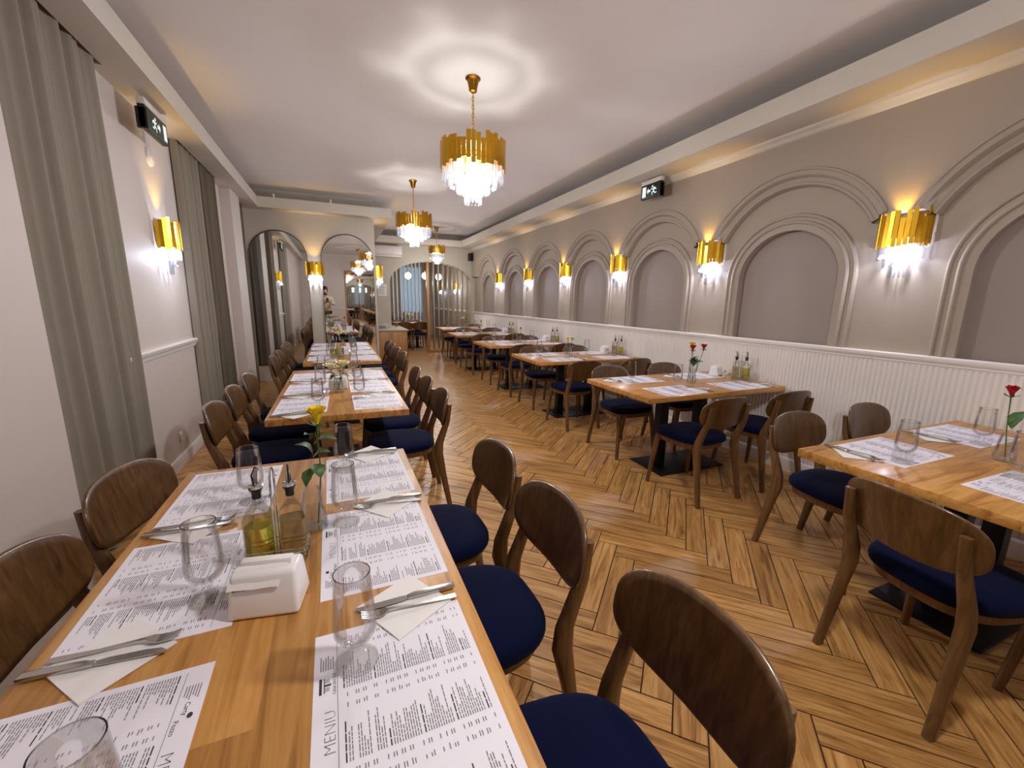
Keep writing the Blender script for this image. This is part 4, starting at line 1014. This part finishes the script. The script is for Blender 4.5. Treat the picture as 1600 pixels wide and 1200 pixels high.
vase(2.95, 10.2, 'clear vase with white roses on the table beside the slatted screen', [(-0.04, 0, 0.22, 'rose_white', 1.2), (0.05, 0, 0.2, 'rose_red', 1.2)], [(0, 0, 0.12, -0.08, -0.03, 0.15, 0.022), (0, 0, 0.11, 0.07, -0.05, 0.14, 0.022)])

# ------------------------------------------------------------------ counter at the far left, room beyond
cb = thing('counter_cabinet', 'wooden counter cabinet with pale top at the end of the mirror wall', 'cabinet', (1.14, 10.55, 0))
MB().box(-0.33, 0.33, -0.80, 0.80, 0.0, 0.72).obj('body', 'cabwood', cb, bevel=0.003)
MB().box(-0.36, 0.36, -0.83, 0.83, 0.72, 0.75).obj('top', 'cream', cb, bevel=0.004)
for i in (0, 1): MB().box(-0.325+0.327*i, -0.002+0.325*i+0.002*i, -0.818, -0.80, 0.02, 0.70).obj('door', 'cabwood', cb, bevel=0.002)
MB().box(0.331, 0.336, -0.80, -0.76, 0.0, 0.72).obj('edge_strip', 'blackpl', cb)
for i, (x, y, s_) in enumerate(((1.0, 10.3, 0.9), (1.12, 10.7, 0.8))):
    t = thing('bread_basket', '%s stack of white plates on the counter cabinet' % ('near' if i == 0 else 'far'), 'plates', (x, y, 0.75))
    for q in range(6): MB().lathe([(0.05, q*0.012), (0.07, q*0.012+0.002), (0.12*s_, q*0.012+0.012), (0.118*s_, q*0.012+0.014), (0.07, q*0.012+0.006), (0.001, q*0.012+0.005)], 24).obj('plate', 'porcelain', t)
    t.name = 'plate_stack'
o = bottle(1.38, 10.9, 0.5, True, 'condiment bottle at the back of the counter cabinet'); o.location.z = 0.75
BT = [(1.55, 2.45, 12.45, 13.15, 'pale table just beyond the archway'), (1.35, 2.2, 14.9, 15.7, 'pale table farthest beyond the archway')]
for k, (x0, x1, y0, y1, lab) in enumerate(BT):
    table(x0, x1, y0, y1, lab, 'x', 'double')
    nm = lab
    for i, xs in enumerate((x0+0.22, x1-0.22)):
        chair(xs, y0-0.02, 0.0, 'walnut chair, near %s seat of the %s' % ('left' if i == 0 else 'right', nm), 0.08)
        chair(xs, y1+0.02, PI, 'walnut chair, far %s seat of the %s' % ('left' if i == 0 else 'right', nm), 0.08)
        place_setting(xs, y0, PI/2, 'near %s seat of the %s' % ('left' if i == 0 else 'right', nm), 5000+k*10+i, cutlery=False)
        place_setting(xs, y1, -PI/2, 'far %s seat of the %s' % ('left' if i == 0 else 'right', nm), 5100+k*10+i, cutlery=False)
    vase((x0+x1)/2, (y0+y1)/2, 'vase with white roses on the %s' % lab, [(-0.05, 0, 0.22, 'rose_white', 1.5), (0.05, 0, 0.2, 'rose_white', 1.5)], [(0, 0, 0.12, -0.08, -0.03, 0.15, 0.022)])

# ------------------------------------------------------------------ wall behind the camera (seen in the mirrors)
t = thing('framed_mirror', 'large wood framed mirror on the wall behind the camera, seen reflected', 'mirror', (1.55, YB+0.001, 0.35))
MB().box(-0.80, 0.80, 0.0, 0.012, 0.0, 2.1).obj('mirror_glass', 'mirror', t, smooth=0)
for x in (-0.83, 0.83): MB().box(x-0.03, x+0.03, 0.0, 0.03, -0.06, 2.16).obj('frame_side', 'cabwood', t, bevel=0.003)
for z in (-0.03, 2.13): MB().box(-0.80, 0.80, 0.0, 0.03, z-0.03, z+0.03).obj('frame_rail', 'cabwood', t, bevel=0.003)

# ------------------------------------------------------------------ the photographer, seen in the right mirror
def skin_body(name, verts, edges, radii, mat, parent, sub=2, root=0):
    me = bpy.data.meshes.new(name); me.from_pydata(verts, edges, []); o = link(name, me, mat, parent)
    sk = o.modifiers.new('skin', 'SKIN'); sk.use_smooth_shade = True
    for i, r_ in enumerate(radii):
        r_ = r_ if isinstance(r_, tuple) else (r_, r_); me.skin_vertices[0].data[i].radius = r_
        me.skin_vertices[0].data[i].use_root = (i == root)
    sb = o.modifiers.new('sub', 'SUBSURF'); sb.levels = sub; sb.render_levels = sub
    bpy.context.view_layer.update()
    me2 = bpy.data.meshes.new_from_object(o.evaluated_get(bpy.context.evaluated_depsgraph_get()))
    o.modifiers.clear(); o.data = me2; bpy.data.meshes.remove(me)
    for p_ in me2.polygons: p_.use_smooth = True
    return o
pr = thing('person', 'person in a beige shirt holding up a phone, reflected in the mirror', 'person', (-0.06, -0.42, 0))
# faces +y; head, neck, forearms and hands are one skin; shirt and trousers are clothing over it
V = [(0,0,1.00),(0,0.01,1.22),(0,0,1.42),(0,0.01,1.50),(0,0.015,1.56),(0,0.03,1.66),(0,0.035,1.76),      # 0-6 trunk, neck, head
     (0.17,0,1.42),(0.25,0.06,1.20),(0.13,0.26,1.27),(0.085,0.33,1.31),                                   # 7-10 right arm
     (-0.17,0,1.42),(-0.25,0.06,1.20),(-0.02,0.26,1.27),(0.02,0.33,1.31),                                 # 11-14 left arm
     (0.10,0,0.92),(0.12,0.02,0.50),(0.12,-0.01,0.09),(0.13,0.14,0.035),                                  # 15-18 right leg
     (-0.10,0,0.92),(-0.12,0.02,0.50),(-0.12,-0.01,0.09),(-0.13,0.14,0.035),                              # 19-22 left leg
     (0,0.13,1.63)]                                                                                       # nose
Ed = [(0,1),(1,2),(2,3),(3,4),(4,5),(5,6),(2,7),(7,8),(8,9),(9,10),(2,11),(11,12),(12,13),(13,14),(0,15),(15,16),(16,17),(17,18),(0,19),(19,20),(20,21),(21,22),(5,23)]
Rd = [(0.15,0.10),(0.14,0.10),(0.13,0.09),0.055,0.06,(0.078,0.10),(0.06,0.08),0.058,0.047,0.032,0.036,0.058,0.047,0.032,0.036,0.085,0.058,0.042,0.036,0.085,0.058,0.042,0.036,0.014]
skin_body('body', V, Ed, Rd, 'skin', pr)
hm = MB()
for k, (r_, z) in enumerate(((0.088, 1.68), (0.098, 1.73), (0.092, 1.79), (0.066, 1.835), (0.02, 1.85))): pass
hm.loft([[(r_*0.86*math.cos(2*PI*j/20), 0.012 + r_*1.06*math.sin(2*PI*j/20) + (0.02 if math.sin(2*PI*j/20) > 0.3 and z < 1.74 else 0)*-1.5, z) for j in range(20)] for r_, z in ((0.085, 1.62), (0.098, 1.69), (0.100, 1.745), (0.092, 1.79), (0.066, 1.828), (0.02, 1.845))]).obj('hair', 'hair', pr, smooth=60)
MB().loft([[(0.062*math.cos(PI*j/14), 0.045 + r_*math.sin(PI*j/14), z) for j in range(15)] + [(0.05*math.cos(PI*(14-j)/14), 0.045 + (r_-0.012)*math.sin(PI*(14-j)/14), z) for j in range(15)] for r_, z in ((0.075, 1.535), (0.090, 1.555), (0.088, 1.585))]).obj('beard', 'hair', pr, smooth=60)
SV = [(0,0,0.97),(0,0.01,1.20),(0,0,1.41),(0.17,0,1.425),(0.25,0.06,1.20),(0.16,0.22,1.26),(-0.17,0,1.425),(-0.25,0.06,1.20),(-0.06,0.22,1.26),(0,0,1.48)]
skin_body('shirt', SV, [(0,1),(1,2),(2,3),(3,4),(4,5),(2,6),(6,7),(7,8),(2,9)], [(0.168,0.118),(0.158,0.115),(0.15,0.105),0.075,0.062,0.046,0.075,0.062,0.046,0.068], 'shirt', pr)
TV = [(0,0,0.98),(0.10,0,0.90),(0.12,0.02,0.50),(0.12,-0.01,0.07),(-0.10,0,0.90),(-0.12,0.02,0.50),(-0.12,-0.01,0.07)]
skin_body('trousers', TV, [(0,1),(1,2),(2,3),(0,4),(4,5),(5,6)], [(0.165,0.12),0.10,0.072,0.062,0.10,0.072,0.062], 'trouser', pr)
for s_ in (-1, 1):
    MB().loft([[(s_*0.13+w_*math.cos(2*PI*j/16), 0.07+l_*math.sin(2*PI*j/16), z) for j in range(16)] for w_, l_, z in ((0.05, 0.135, 0.0), (0.054, 0.14, 0.03), (0.045, 0.11, 0.07), (0.04, 0.06, 0.10))]).obj('shoe', 'blackpl', pr, smooth=60)
    for k in range(4):
        a = (s_*0.035+0.052 if s_ > 0 else -0.001, 0.0, 0.0)
        x = 0.105 if s_ > 0 else -0.005
        MB().tube([(x - s_*0.01, 0.335, 1.295+0.017*k), (x + s_*0.008, 0.372, 1.300+0.017*k), (x - s_*0.010, 0.388, 1.305+0.017*k)], [0.0085, 0.008, 0.007], 8).obj('finger', 'skin', pr, smooth=60)
    MB().tube([(x, 0.335, 1.36), (x - s_*0.012, 0.352, 1.385), (x - s_*0.03, 0.356, 1.392)], [0.010, 0.009, 0.008], 8).obj('thumb', 'skin', pr, smooth=60)
ph_ = thing('phone', 'dark phone held in two hands by the person in the mirror', 'phone', (-0.01, -0.045, 1.345), 0)
MB().box(-0.037, 0.037, -0.008, 0.0, -0.065, 0.09).obj('phone_body', 'blackpl', ph_, bevel=0.003)
MB().lathe([(0.007, 0.0), (0.007, 0.002), (0.005, 0.003)], 12, (0.01, 0.0, 0.0)).obj('lens', 'chrome', ph_).rotation_euler = (-PI/2, 0, 0)
